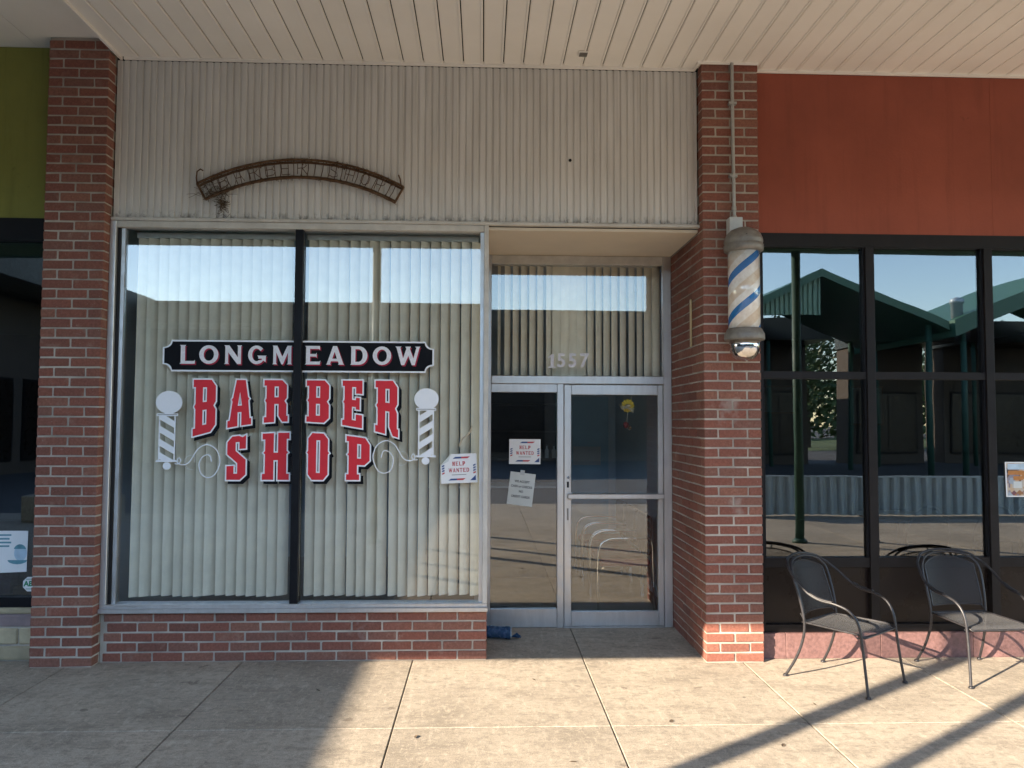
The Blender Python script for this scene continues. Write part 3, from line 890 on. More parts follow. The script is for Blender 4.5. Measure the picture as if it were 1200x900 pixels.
SLAB = {
 'B': [[(0, 0), (.78, 0), (1, .12), (1, .42), (.9, .5), (1, .58), (1, .88), (.8, 1), (0, 1), (0, .87), (.1, .87), (.1, .57), (.04, .52), (.1, .47), (.1, .13), (0, .13)], [(.42, .585), (.60, .585), (.60, .86), (.42, .86)], [(.42, .16), (.60, .16), (.60, .44), (.42, .44)]],
 'A': [[(0, 0), (.42, 0), (.42, .30), (.58, .30), (.58, 0), (1, 0), (1, .14), (.93, .14), (.86, .55), (.91, .58), (.85, .62), (.74, 1), (.36, 1), (.22, .62), (.16, .58), (.2, .54), (.09, .14), (0, .14)], [(.42, .44), (.60, .44), (.51, .74)]],
 'R': [[(0, 0), (.43, 0), (.43, .43), (.61, .43), (.61, .15), (.77, 0), (1, 0), (1, .14), (.94, .14), (.94, .42), (.85, .5), (.95, .58), (.95, .88), (.75, 1), (0, 1), (0, .87), (.1, .87), (.1, .57), (.04, .52), (.1, .47), (.1, .13), (0, .13)], [(.43, .59), (.61, .59), (.61, .85), (.43, .85)]],
 'E': [[(0, 0), (1, 0), (1, .27), (.68, .27), (.68, .14), (.48, .14), (.48, .43), (.68, .43), (.68, .38), (.87, .38), (.87, .63), (.68, .63), (.68, .58), (.48, .58), (.48, .86), (.68, .86), (.68, .72), (1, .72), (1, 1), (0, 1), (0, .88), (.1, .88), (.1, .57), (.04, .53), (.1, .48), (.1, .12), (0, .12)]],
 'S': [[(0, 0), (.7, 0), (1, .12), (1, .45), (.46, .66), (.46, .86), (.66, .86), (.66, .70), (1, .70), (1, 1), (.82, .96), (.62, 1), (.28, 1), (.02, .88), (.02, .6), (.56, .38), (.56, .14), (.37, .14), (.37, .32), (0, .32)]],
 'H': [[(0, 0), (.42, 0), (.42, .42), (.58, .42), (.58, 0), (1, 0), (1, .13), (.9, .13), (.9, .55), (.96, .58), (.9, .62), (.9, .87), (1, .87), (1, 1), (.58, 1), (.58, .58), (.42, .58), (.42, 1), (0, 1), (0, .87), (.1, .87), (.1, .62), (.04, .58), (.1, .55), (.1, .13), (0, .13)]],
 'O': [[(.24, 0), (.74, 0), (.94, .12), (.94, .55), (1, .58), (.94, .62), (.94, .88), (.74, 1), (.24, 1), (.06, .88), (.06, .62), (0, .58), (.06, .55), (.06, .12)], [(.42, .15), (.59, .15), (.59, .85), (.42, .85)]],
 'P': [[(0, 0), (.56, 0), (.56, .13), (.46, .13), (.46, .35), (.78, .35), (1, .47), (1, .85), (.8, 1), (0, 1), (0, .88), (.1, .88), (.1, .62), (.04, .58), (.1, .55), (.1, .13), (0, .13)], [(.46, .50), (.63, .50), (.63, .84), (.46, .84)]],
}
ring = lambda cx, cy, rx, ry, a0, a1_, n_: [(cx + rx * math.cos(R(a0 + (a1_ - a0) * k / n_)), cy + ry * math.sin(R(a0 + (a1_ - a0) * k / n_))) for k in range(n_ + 1)]
ROMAN = {
 'L': [[(0, 0), (1, 0), (1, .22), (.95, .15), (.36, .15), (.36, .94), (.42, 1), (.02, 1), (.08, .94), (.08, .06)]],
 'O': [ring(.5, .5, .5, .5, 0, 345, 23), ring(.5, .5, .27, .335, 0, 340, 17)],
 'N': [[(0, 0), (.28, 0), (.23, .06), (.23, .62), (.74, 0), (.95, 0), (.95, .94), (1, 1), (.72, 1), (.77, .94), (.77, .36), (.28, 1), (0, 1), (.06, .94), (.06, .06)]],
 'G': [ring(.48, .5, .48, .5, 42, 322, 20) + [(1.0, .12), (1.0, .40), (1.04, .46), (.52, .46), (.58, .40), (.58, .30), (.78, .30), (.78, .23)] + ring(.48, .5, .25, .34, 300, 50, 14) + [(.70, .70)]],
 'M': [[(0, 0), (.24, 0), (.19, .06), (.19, .64), (.46, 0), (.54, 0), (.79, .64), (.79, .06), (.74, 0), (1, 0), (.96, .06), (.96, .94), (1, 1), (.76, 1), (.5, .40), (.24, 1), (0, 1), (.04, .94), (.04, .06)]],
 'E': [[(0, 0), (.96, 0), (1, .22), (.93, .16), (.33, .16), (.33, .43), (.70, .43), (.75, .36), (.75, .64), (.70, .57), (.33, .57), (.33, .84), (.90, .84), (.96, .78), (.96, 1), (0, 1), (.07, .94), (.07, .06)]],
 'A': [[(0, 0), (.26, 0), (.23, .07), (.27, .18), (.66, .18), (.70, .07), (.67, 0), (1, 0), (.95, .06), (.60, 1), (.38, 1), (.05, .06)], [(.34, .32), (.60, .32), (.47, .70)]],
 'D': [[(0, 0), (.5, 0)] + ring(.5, .5, .5, .5, -80, 80, 12) + [(.5, 1), (0, 1), (.06, .94), (.06, .06)], [(.30, .16), (.48, .16)] + ring(.48, .5, .25, .34, -80, 80, 10) + [(.48, .84), (.30, .84)]],
 'W': [[(.24, 0), (.36, 0), (.52, .50), (.66, 0), (.78, 0), (.96, .94), (1, 1), (.78, 1), (.84, .94), (.72, .36), (.58, .88), (.62, 1), (.40, 1), (.44, .88), (.31, .36), (.20, .94), (.25, 1), (0, 1), (.05, .94)]],
 'H': SLAB['H'], 'P': SLAB['P'],
 'T': [[(.3, 0), (.7, 0), (.62, .1), (.62, .84), (.9, .84), (1, .7), (1, 1), (0, 1), (0, .7), (.1, .84), (.38, .84), (.38, .1)]],
}
YD = YG - 0.004                     # vinyl sits on the outer face of the glass
let = thing('window_lettering', 'big red slab letters with white outlines spelling the trade on the window', 'lettering', (-1.38, YD, 1.6))
XC = (-1.381, 1.715)[0]
Z_TOP1 = (-1.386, 2.042)[1]
Z_BOT1 = (-1.381, 1.718)[1]
Z_TOP2 = (-1.38, 1.657)[1]
Z_BOT2 = (-1.373, 1.29)[1]
def letter(ch, x0, x1, top, bot):
    OW = 0.0105
    def mp(u_, v_):
        X = x0 + OW + (x1 - x0 - 2 * OW) * u_
        zb, zt = bot(X) + OW, top(X) - OW
        return (X, zb + (zt - zb) * v_)
    loops = [ccw([mp(*p) for p in lp], i == 0) for i, lp in enumerate(SLAB[ch])]
    big = [offset_loop(lp, OW) for lp in loops]
    face = MB().plate(loops, YD - 0.0022, YD - 0.0014).build('letter', M['vred'], let)
    MB().plate(big, YD - 0.0013, YD - 0.0006).build('outline', M['white'], face)
    SX, SZ = 0.021, -0.020
    MB().plate([[(a + SX, c + SZ) for a, c in lp] for lp in big], YD - 0.0005, YD + 0.0002).build('drop_shadow', M['vblack'], face)
flat1 = lambda X: Z_TOP1
arch1 = lambda X: Z_BOT1 - 0.205 * (X - XC) ** 2
arch2 = lambda X: Z_TOP2 - 0.150 * (X - XC) ** 2
flat2 = lambda X: Z_BOT2
for ch, (pa, pb) in (('B', [(-2.133, 1.812), (-1.951, 1.813)]), ('A', [(-1.883, 1.845), (-1.691, 1.845)]), ('R', [(-1.62, 1.877), (-1.426, 1.878)]), ('B', [(-1.31, 1.879), (-1.126, 1.88)]), ('E', [(-1.048, 1.867), (-0.882, 1.868)]), ('R', [(-0.806, 1.831), (-0.616, 1.832)])):
    letter(ch, pa[0], pb[0], flat1, arch1)
for ch, (pa, pb) in (('S', [(-1.883, 1.464), (-1.725, 1.464)]), ('H', [(-1.626, 1.464), (-1.41, 1.465)]), ('O', [(-1.303, 1.465), (-1.119, 1.465)]), ('P', [(-1.014, 1.466), (-0.823, 1.466)])):
    letter(ch, pa[0], pb[0], arch2, flat2)

plate_px = [(-2.353, 2.269), (-2.35, 2.152), (-2.287, 2.094), (-1.393, 2.092), (-0.433, 2.096), (-0.367, 2.147), (-0.368, 2.274), (-0.432, 2.324), (-1.397, 2.325), (-2.289, 2.323)]
npl = thing('window_nameplate', 'long black nameplate decal with white capitals across the window', 'decal', (-1.38, YD, 2.18))
xl, xr = plate_px[0][0], plate_px[5][0]
zt = (plate_px[8][1]); zb = (plate_px[3][1])
def notched(g_):
    q = 0.062
    l, r_, t_, b_ = xl + g_, xr - g_, zt - g_, zb + g_
    rr = q - g_ * 0.4
    out = []
    for cx, cz, a0 in ((l, b_, 90), (r_, b_, 180), (r_, t_, 270), (l, t_, 0)):
        arc = ring(cx, cz, rr, rr * 0.86, a0, a0 - 90, 6)
        out += arc
    return out
pl_ = MB().plate([ccw(notched(0.012))], YD - 0.0013, YD - 0.0006).build('plate', M['vblack'], npl)
MB().plate([ccw(notched(0.0))], YD - 0.0005, YD + 0.0002).build('border', M['white'], npl)
lz = [(-1.397, 2.287), (-1.394, 2.149)]
for ch, (pa, pb) in (('L', [(-2.231, 2.219), (-2.119, 2.22)]), ('O', [(-2.088, 2.22), (-1.949, 2.221)]), ('N', [(-1.907, 2.221), (-1.778, 2.222)]), ('G', [(-1.733, 2.223), (-1.604, 2.224)]), ('M', [(-1.555, 2.224), (-1.412, 2.225)]),
                     ('E', [(-1.318, 2.219), (-1.204, 2.22)]), ('A', [(-1.163, 2.22), (-1.03, 2.221)]), ('D', [(-0.986, 2.222), (-0.859, 2.223)]), ('O', [(-0.82, 2.223), (-0.684, 2.224)]), ('W', [(-0.654, 2.224), (-0.468, 2.225)])):
    x0, x1 = pa[0], pb[0]
    z0, z1 = lz[1][1], lz[0][1]
    lps = [[(x0 + (x1 - x0) * u_, z0 + (z1 - z0) * v_) for u_, v_ in lp] for lp in ROMAN[ch]]
    lf = MB().plate(lps, YD - 0.0028, YD - 0.0021).build('letter', M['silver'], npl)
    MB().plate([[(a + 0.0085, c - 0.009) for a, c in lp] for lp in lps], YD - 0.0020, YD - 0.0014).build('drop_shadow', M['vmaroon'], lf)

def pole_decal(label, globe, rx, rz, bx0, bx1, z1, z0, ball, swirl_a, swirl_b, flip):
    t = thing('window_decal', label, 'decal', (globe[0], YD, z0))
    y0, y1 = YD - 0.0009, YD - 0.0002
    MB().plate([ring(globe[0], globe[1], rx, rz, 0, 350, 35)], y0, y1).build('globe', M['white'], t)
    MB().plate([[(bx0 - .016, z1), (bx1 + .016, z1), (bx1 + .016, z1 + .02), (bx0 - .016, z1 + .02)]], y0 - 0.001, y0 - 0.0002).build('cap', M['white'], t)
    MB().plate([[(bx0 - .010, z1 + .008), (bx1 + .010, z1 + .008), (bx1 + .010, z1 + .013), (bx0 - .010, z1 + .013)]], y0 - 0.0018, y0 - 0.0011).build('cap_line', M['castgrey'], t)
    MB().plate([[(bx0 - .016, z0 - .014), (bx1 + .016, z0 - .014), (bx1 + .016, z0), (bx0 - .016, z0)]], y0 - 0.001, y0 - 0.0002).build('base', M['white'], t)
    e = 0.010
    MB().plate([[(bx0, z0), (bx0 + e, z0), (bx0 + e, z1), (bx0, z1)]], y0, y1).build('side', M['white'], t)
    MB().plate([[(bx1 - e, z0), (bx1, z0), (bx1, z1), (bx1 - e, z1)]], y0, y1).build('side', M['white'], t)
    hgt = z1 - z0
    per_ = hgt / 3.35
    sl_ = per_ * 0.62
    L_, R_ = bx0 + e, bx1 - e
    for k in range(5):
        za = z1 + 0.25 * per_ - k * per_          # top edge at the left border
        q = [(L_, za), (L_, za - per_ * .52), (R_, za - per_ * .52 - sl_), (R_, za - sl_)]
        if flip:
            q = [(L_, za - sl_), (L_, za - per_ * .52 - sl_), (R_, za - per_ * .52), (R_, za)]
        # clip to the body
        def clip(poly, lim, keep_below):
            out = []
            for i in range(len(poly)):
                a, c = poly[i], poly[(i + 1) % len(poly)]
                ia = (a[1] <= lim) if keep_below else (a[1] >= lim)
                ic = (c[1] <= lim) if keep_below else (c[1] >= lim)
                if ia: out.append(a)
                if ia != ic:
                    f_ = (lim - a[1]) / (c[1] - a[1])
                    out.append((a[0] + (c[0] - a[0]) * f_, lim))
            return out
        q = clip(q, z1, True)
        q = clip(q, z0, False) if len(q) > 2 else q
        if len(q) > 2:
            MB().plate([ccw(q)], y0, y1).build('stripe', M['white'], t)
    MB().plate([ring(ball[0], ball[1], .029, .027, 0, 345, 23)], y0, y1).build('ball', M['white'], t)
    for sw in (swirl_a, swirl_b):
        MB().tube(spline([(a, YD - 0.0015, c) for a, c in sw], 6), 0.0042, 6, flat=0.25).build('scroll', M['white'], t)
sa = [(442, 640), (430, 598), (405, 588), (370, 610), (350, 660), (368, 730), (415, 757), (465, 735), (498, 670), (500, 610), (470, 545), (405, 513), (345, 540), (305, 600), (280, 640), (250, 660), (215, 662), (190, 640), (200, 612), (215, 630), (200, 655), (170, 655)]
sb = [(305, 700), (265, 690), (243, 655), (250, 615), (285, 593), (318, 610), (315, 645)]
OX, OZ = (-2.415, 2.061)
KX = 1 / 6.43 / 158.3
lsa = [(OX + a * KX, OZ - c * KX) for a, c in sa]
lsb = [(OX + a * KX, OZ - c * KX) for a, c in sb]
gl_l = (-2.298, 1.865)
bl_l = [(-2.356, 1.768), (-2.241, 1.768), (-2.348, 1.438), (-2.304, 1.401)]
gl_r = (-0.42, 1.898)
bl_r = [(-0.48, 1.816), (-0.364, 1.817), (-0.478, 1.476), (-0.423, 1.441)]
mirror_x = (gl_l[0] + gl_r[0]) / 2
dz_r = gl_r[1] - gl_l[1]
pole_decal('white barber pole decal with scroll beside the letter B', gl_l, 0.096, 0.084, bl_l[0][0] - 0.012, bl_l[1][0] - 0.006, bl_l[0][1] - 0.004, bl_l[2][1] + 0.006, bl_l[3], lsa, lsb, False)
pole_decal('white barber pole decal with scroll beside the letter P', gl_r, 0.090, 0.080, bl_r[0][0], bl_r[1][0], bl_r[0][1] - 0.004, bl_r[2][1] + 0.006, bl_r[3],
           [(2 * mirror_x - a - 0.012, c + dz_r) for a, c in lsa], [(2 * mirror_x - a - 0.012, c + dz_r) for a, c in lsb], True)

# ------------------------------------------------------------------ paper notices
def help_wanted(label, cx, cz, w, h, y, rot, ragged):
    t = thing('paper_notice', label, 'notice', (cx, y, cz))
    c_, s_ = math.cos(rot), math.sin(rot)
    def rp(u_, v_):
        return (cx + u_ * c_ - v_ * s_, cz + u_ * s_ + v_ * c_)
    hw, hh_ = w / 2, h / 2
    out = [rp(-hw, -hh_), rp(hw, -hh_), rp(hw, hh_)] + ([rp(-hw * .42, hh_), rp(-hw, hh_ * .25)] if ragged else [rp(-hw, hh_)])
    MB().plate([out], y, y + 0.0008).build('sheet', M['paper'], t)
    if ragged:
        MB().plate([ccw([rp(-hw * .42, hh_), rp(-hw, hh_ * .25), rp(-hw * .55, hh_ * .52)])], y - 0.004, y - 0.002).build('folded_corner', M['paper2'], t)
    def word(wd, cz_, hgt, cw, gap, m_):
        tot = sum(cw * (1.35 if q == 'W' else 1.0) for q in wd) + gap * (len(wd) - 1)
        x = -tot / 2
        for q in wd:
            ww = cw * (1.35 if q == 'W' else 1.0)
            MB().plate([[rp(x + ww * u_, cz_ + hgt * (v_ - .5)) for u_, v_ in lp] for lp in ROMAN[q]], y - 0.0014, y - 0.0007).build('letter', m_, t)
            x += ww + gap
    k = w / 0.27
    word('HELP', h * .17, .030 * k, .0205 * k, .0045 * k, M['inkred'])
    word('WANTED', -h * .055, .030 * k, .0205 * k, .0045 * k, M['inkred'])
    MB().plate([[rp(-w * .2, -h * .22), rp(w * .2, -h * .22), rp(w * .2, -h * .205), rp(-w * .2, -h * .205)]], y - 0.0013, y - 0.0007).build('rule', M['ink'], t)
    for cu, cv, m1, m2 in ((.08, .37, 'inkblue', 'inkred'), (-.06, -.37, 'inkblue', 'inkred')):
        MB().plate([[rp(w * (cu - .24), h * (cv - .03)), rp(w * cu, h * (cv - .03)), rp(w * cu, h * (cv + .03)), rp(w * (cu - .17), h * (cv + .03))]], y - 0.0013, y - 0.0007).build('ribbon', M[m1], t)
        MB().plate([[rp(w * cu, h * (cv - .03)), rp(w * (cu + .17), h * (cv - .03)), rp(w * (cu + .24), h * (cv + .03)), rp(w * cu, h * (cv + .03))]], y - 0.0013, y - 0.0007).build('ribbon', M[m2], t)
    for sgn in (-1, 1):
        for q in range(4):
            u_ = sgn * w * .43
            v_ = h * (-.16 + q * .085)
            MB().plate([[rp(u_ - w * .035, v_ - h * .035), rp(u_ + w * .035, v_), rp(u_ + w * .035, v_ + h * .05), rp(u_ - w * .035, v_ + h * .015)]], y - 0.0013, y - 0.0007).build('stripe', M['inkred' if q == 0 else 'inkblue'], t)
    MB().plate([[rp(w * .30, -h * .42), rp(w * .46, -h * .42), rp(w * .46, -h * .24)]], y - 0.0013, y - 0.0007).build('corner_mark', M['inkblue'], t)
hw1 = (-0.177, 1.386)
help_wanted('white help wanted notice with folded corner, stuck on the window', hw1[0], hw1[1], 0.268, 0.215, YG - 0.004, R(2.5), True)
hw2 = (0.358, 1.479)
help_wanted('white help wanted notice with square corners, on the glass beside the door', hw2[0], hw2[1], 0.268, 0.212, 0.886, R(-0.3), False)
cc = (0.328, 1.161)
ct = thing('paper_notice', 'grey paper notice about payment, taped crookedly beside the door', 'notice', (cc[0], 0.886, cc[1]))
ra = R(-7)
def rp(u_, v_):
    return (cc[0] + u_ * math.cos(ra) - v_ * math.sin(ra), cc[1] + u_ * math.sin(ra) + v_ * math.cos(ra))
MB().plate([[rp(-.108, -.138), rp(.108, -.138), rp(.108, .138), rp(-.108, .138)]], 0.886, 0.8868).build('sheet', M['paper2'], ct)
for ln, v_ in (('WE ACCEPT', .062), ('CASH or CHECKS', .020), ('NO', -.022), ('CREDIT CARDS', -.066)):
    q = rp(0, v_)
    put_text(text_mesh(ln, .027, 'lettering', M['ink'], 0.0008), 'lettering', ct, q[0], 0.8852, q[1], ra, 0.86)
MB().plate([[rp(-.025, .12), rp(.012, .12), rp(.012, .16), rp(-.025, .16)]], 0.8845, 0.8850).build('tape', M['lightpanel'], ct)
# curl of old tape above the window notice
tp = thing('tape_curl', 'curl of peeling tape stuck to the window above the notice', 'tape', (-0.12, YG, 1.70))
MB().tube(spline([(a, YG - 0.008, c) for a, c in [(-0.176, 1.549), (-0.158, 1.594), (-0.12, 1.631), (-0.095, 1.657), (-0.082, 1.701)]], 6), 0.006, 6, flat=0.3).build('strip', M['straw'], tp)

# ================================================================== ENTRANCE
struct('soffit', MB().box(0.030, 1.617, 0.0145, 0.945, 3.168, 3.19), M['soffit'])
YDR = 0.90
fr = thing('door_frame', 'aluminium entrance frame with blinds transom and narrow fixed side pane', 'door frame', (0.82, YDR, 0))
box('jamb', M['alu'], fr, 0.022, 0.068, 0.862, 0.948, 0.0, 3.166, bev=0.003)
box('jamb', M['alu'], fr, 1.548, 1.618, 0.862, 0.925, 0.0, 3.166, bev=0.003)
box('head', M['alu_warm'], fr, 0.0685, 1.5475, 0.868, 0.940, 3.092, 3.166, bev=0.003)
box('transom_bar', M['alu'], fr, 0.0685, 1.5475, 0.850, 0.945, 2.058, 2.126, bev=0.004)
box('mullion', M['alu'], fr, 0.632, 0.688, 0.862, 0.945, 0.0, 2.0575, bev=0.003)
box('top_rail', M['alu'], fr, 0.0685, 0.6315, 0.872, 0.935, 1.985, 2.0575, bev=0.003)
box('bottom_rail', M['alu'], fr, 0.0685, 0.6315, 0.870, 0.938, 0.003, 0.155, bev=0.003)
box('pane', M['glass_door'], fr, 0.0685, 0.6315, 0.895, 0.901, 0.1555, 1.9845)
box('transom_pane', M['glass'], fr, 0.0685, 1.5475, 0.895, 0.901, 2.1265, 3.0915)
box('threshold', M['alu'], fr, 0.689, 1.547, 0.85, 0.95, 0.001, 0.009)
dr = thing('glass_door', 'glazed aluminium shop door with worn push bar and lock', 'door', (1.118, YDR, 0.01))
box('stile', M['alu'], dr, 0.692, 0.754, 0.872, 0.925, 0.011, 2.053, bev=0.004)
box('stile', M['alu'], dr, 1.500, 1.545, 0.872, 0.925, 0.011, 2.053, bev=0.004)
box('top_rail', M['alu'], dr, 0.7545, 1.4995, 0.874, 0.923, 1.966, 2.053, bev=0.004)
box('bottom_rail', M['alu'], dr, 0.7545, 1.4995, 0.874, 0.923, 0.011, 0.130, bev=0.004)
pb = box('push_bar', M['alu'], dr, 0.720, 1.545, 0.835, 0.868, 1.080, 1.124, bev=0.006)
for xx in (0.735, 1.515):
    box('bracket', M['alu'], pb, xx, xx + 0.022, 0.8685, 0.8735, 1.070, 1.134)
MB().add([(0.728 + .012 * math.cos(k * math.pi / 6), yy, 1.26 + .012 * math.sin(k * math.pi / 6)) for yy in (0.862, 0.8715) for k in range(12)],
         [tuple(range(12))] + [(k, (k + 1) % 12, 12 + (k + 1) % 12, 12 + k) for k in range(12)]).build('lock', M['chrome'], dr)
box('latch_plate', M['dark'], dr, 0.716, 0.734, 0.869, 0.8715, 1.175, 1.225)
box('latch_plate', M['castgrey'], dr, 0.716, 0.730, 0.869, 0.8715, 0.90, 1.00)
box('pane', M['glass_door'], dr, 0.7545, 1.4995, 0.895, 0.901, 0.1305, 1.9655)

num = thing('house_number', 'pewter street number on the transom glass above the door', 'number', (0.73, 0.89, 2.23))
for ch, pxx in zip('1557', [(0.59, 2.256), (0.67, 2.256), (0.767, 2.257), (0.867, 2.258)]):
    if ch == '1':
        cx_, cz_, hh_ = pxx[0], pxx[1], 0.118
        MB().plate([[(cx_ - .034, cz_ - hh_ / 2), (cx_ + .034, cz_ - hh_ / 2), (cx_ + .034, cz_ - hh_ / 2 + .010), (cx_ + .014, cz_ - hh_ / 2 + .014), (cx_ + .014, cz_ + hh_ / 2), (cx_ - .004, cz_ + hh_ / 2), (cx_ - .034, cz_ + hh_ / 2 - .022), (cx_ - .034, cz_ + hh_ / 2 - .034), (cx_ - .012, cz_ + hh_ / 2 - .024), (cx_ - .012, cz_ - hh_ / 2 + .014), (cx_ - .034, cz_ - hh_ / 2 + .010)]], 0.8905, 0.892).build('digit', M['pewter'], num)
        continue
    put_text(text_mesh(ch, 0.165, 'digit', M['pewter'], 0.0035), 'digit', num, pxx[0], 0.892, pxx[1], 0, 0.95)

# sunflower charm hanging behind the door glass
fl = (1.248, 1.875)
sf = thing('sunflower_charm', 'yellow sunflower charm with straw bow hanging inside the door glass', 'ornament', (fl[0], 0.925, fl[1]))
b = MB()
for k in range(12):
    a = 2 * math.pi * k / 12
    c_, s_ = math.cos(a), math.sin(a)
    b.add([(fl[0] + c_ * .015 - s_ * .010, 0.925, fl[1] + s_ * .015 + c_ * .010), (fl[0] + c_ * .015 + s_ * .010, 0.925, fl[1] + s_ * .015 - c_ * .010),
           (fl[0] + c_ * .050 + s_ * .012, 0.918, fl[1] + s_ * .050 - c_ * .012), (fl[0] + c_ * .062, 0.922, fl[1] + s_ * .062), (fl[0] + c_ * .050 - s_ * .012, 0.918, fl[1] + s_ * .050 + c_ * .012)], [(0, 1, 2, 3, 4)])
b.build('petals', M['yellow'], sf)
MB().lathe([(.001, -.012), (.02, -.009), (.027, 0), (.02, .009), (.001, .012)], (fl[0], 0.918, fl[1]), 14).build('centre', M['straw'], sf)
b = MB()
for dx, dz in ((-.075, .01), (-.07, -.012), (-.06, -.03), (.05, -.05), (.06, -.03), (.045, -.06)):
    b.tube([(fl[0], 0.915, fl[1] - .02), (fl[0] + dx * .6, 0.910, fl[1] + dz * .5 - .01), (fl[0] + dx, 0.912, fl[1] + dz)], 0.004, 5)
b.build('bow', M['straw'], sf)
MB().tube([(fl[0] - .03, 0.925, fl[1] + .03), (fl[0] - .035, 0.925, fl[1] + .10)], 0.002, 4).tube([(fl[0] + .03, 0.925, fl[1] + .03), (fl[0] + .035, 0.925, fl[1] + .10)], 0.002, 4).tube([(fl[0], 0.925, fl[1] - .05), (fl[0] - .008, 0.925, fl[1] - .15)], 0.003, 5).build('cord', M['straw'], sf)
MB().lathe([(.002, -.03), (.018, -.018), (.027, .002), (.02, .018), (.002, .026)], (fl[0] - .015, 0.925, fl[1] - .165), 14).build('bead', M['redseat'], sf)
MB().lathe([(.002, -.022), (.015, -.012), (.018, .004), (.002, .02)], (fl[0] + .02, 0.93, fl[1] - .19), 12).build('bead', M['wood'], sf)

# newspaper roll in a blue bag on the doorstep
nw = thing('newspaper_roll', 'rolled newspaper in a crumpled blue plastic bag on the doorstep', 'newspaper', (0.15, 0.54, 0.0))
b = MB()
rings_ = 14
pts = []; fs = []
for i in range(rings_):
    t_ = i / (rings_ - 1)
    xx = 0.02 + 0.205 * t_
    rr = 0.052 * (0.9 + 0.03 * math.sin(9 * t_)) * (1 if t_ < .8 else 1 + (t_ - .8) * 0.3)
    for k in range(18):
        a = 2 * math.pi * k / 18
        q = rr * (1 + random.uniform(-.06, .06))
        pts.append((xx, 0.56 - 0.22 * (xx - .1) + q * math.cos(a), max(0.001, 0.05 + q * math.sin(a))))
for i in range(rings_ - 1):
    for k in range(18):
        fs.append((i * 18 + k, i * 18 + (k + 1) % 18, (i + 1) * 18 + (k + 1) % 18, (i + 1) * 18 + k))
fs.append(tuple(range(18)))
b.add(pts, fs, True)
b.build('bag', M['bluebag'], nw)
MB().tube([(0.226 + 0.0003 * k, 0.528 + (.012 + .0013 * k) * math.cos(k * .5), .050 + (.010 + .0013 * k) * math.sin(k * .5)) for k in range(30)], 0.0035, 4).build('paper_edge', M['ltblue'], nw)
b = MB()
for k in range(9):
    a0 = -0.9 + k * .2
    p = Vector((0.23, 0.52, 0.022))
    q = p + Vector((.075 + random.uniform(-.02, .02), -.03 + .02 * k / 3, random.uniform(-.012, .02)))
    s_ = p + Vector((.05, -.05 + .03 * k / 3, random.uniform(.0, .035)))
    q.z = max(q.z, 0.003); s_.z = max(s_.z, 0.004)
    b.add([p, q, s_], [(0, 1, 2)])
b.build('bag_tail', M['bluebag'], nw)

# ================================================================== BARBER POLE AND CONDUIT
PX, PY = 1.868, -0.275
bp = thing('barber_pole', 'wall mounted barber pole with blue stripes, grey dome and chrome globe', 'barber pole', (PX, PY, 2.18))
rad = 0.112
MB().lathe([(rad, 2.385 - 2.68), (rad, 2.975 - 2.68)], (PX, PY, 2.68), 40).build('striped_cylinder', M['poleprint'], bp, origin=(PX, PY, 2.68))
MB().lathe([(.116, 2.955), (.137, 2.965), (.140, 2.985), (.140, 3.005), (.134, 3.012), (.134, 3.022), (.138, 3.028), (.135, 3.05), (.120, 3.085), (.09, 3.115), (.05, 3.132), (.004, 3.137)], (PX, PY, 0), 40).build('dome_cap', M['castgrey'], bp)
MB().lathe([(.116, 2.405), (.122, 2.400), (.128, 2.385), (.140, 2.365), (.142, 2.33), (.138, 2.322), (.10, 2.32)], (PX, PY, 0), 40).build('collar', M['castgrey'], bp)
MB().lathe([(.104, 2.330), (.106, 2.28), (.100, 2.24), (.085, 2.208), (.06, 2.187), (.03, 2.178), (.003, 2.176)], (PX, PY, 0), 40).build('chrome_globe', M['chrome'], bp)
for zz in (2.36, 2.98):
    box('bracket', M['castgrey'], bp, PX - 0.03, PX + 0.03, PY + 0.10, YF - 0.001, zz - 0.012, zz + 0.012)
MB().lathe([(.0, 0), (.005, .0), (.005, .004), (.0, .004)], (PX - 0.02, PY - .128, 3.06), 8).build('screw', M['dark'], bp)
cd = thing('electrical_conduit', 'grey steel conduit with white junction box on the brick pillar', 'conduit', (1.845, -0.135, 3.2))
MB().tube([(1.843, -0.134, 4.415), (1.845, -0.134, 3.80), (1.850, -0.134, 3.245)], 0.0135, 10).build('pipe', M['conduit'], cd)
MB().lathe([(.018, 0), (.018, .03)], (1.8485, -0.134, 3.30), 12).build('coupling', M['conduit'], cd)
MB().lathe([(.019, 0), (.019, .022)], (1.8498, -0.134, 3.238), 12).build('locknut', M['conduit'], cd)
box('junction_box', M['boxwhite'], cd, 1.795, 1.893, -0.195, -0.1125, 3.115, 3.238, bev=0.004)
for zz in (3.55, 4.1):
    box('strap', M['conduit'], cd, 1.815, 1.873, -0.150, -0.1125, zz, zz + 0.018)

# ================================================================== SHOP ON THE LEFT
gp = thing('stucco_panel', 'olive green stucco panel above the dark shop window', 'panel', (-4.2, 0.06, 3.2))
box('stucco', M['green'], gp, -7.5, -3.170, 0.065, 0.11, 3.225, 4.517)
lw = thing('shop_window', 'dark black-framed shop window under the olive panel', 'window', (-4.3, 0.08, 0.43))
box('head', M['black'], lw, -7.5, -3.168, 0.05, 0.12, 3.05, 3.222)
box('bottom_rail', M['black'], lw, -7.5, -3.168, 0.04, 0.12, 0.385, 0.455)
box('jamb', M['black'], lw, -3.19, -3.168, 0.05, 0.119, 0.456, 3.049)
box('mullion', M['black'], lw, -4.75, -4.69, 0.05, 0.119, 0.456, 3.049)
box('pane', M['glass_dark'], lw, -4.689, -3.191, 0.085, 0.091, 0.456, 3.049)
box('pane', M['glass_dark'], lw, -7.5, -4.751, 0.085, 0.091, 0.456, 3.049)
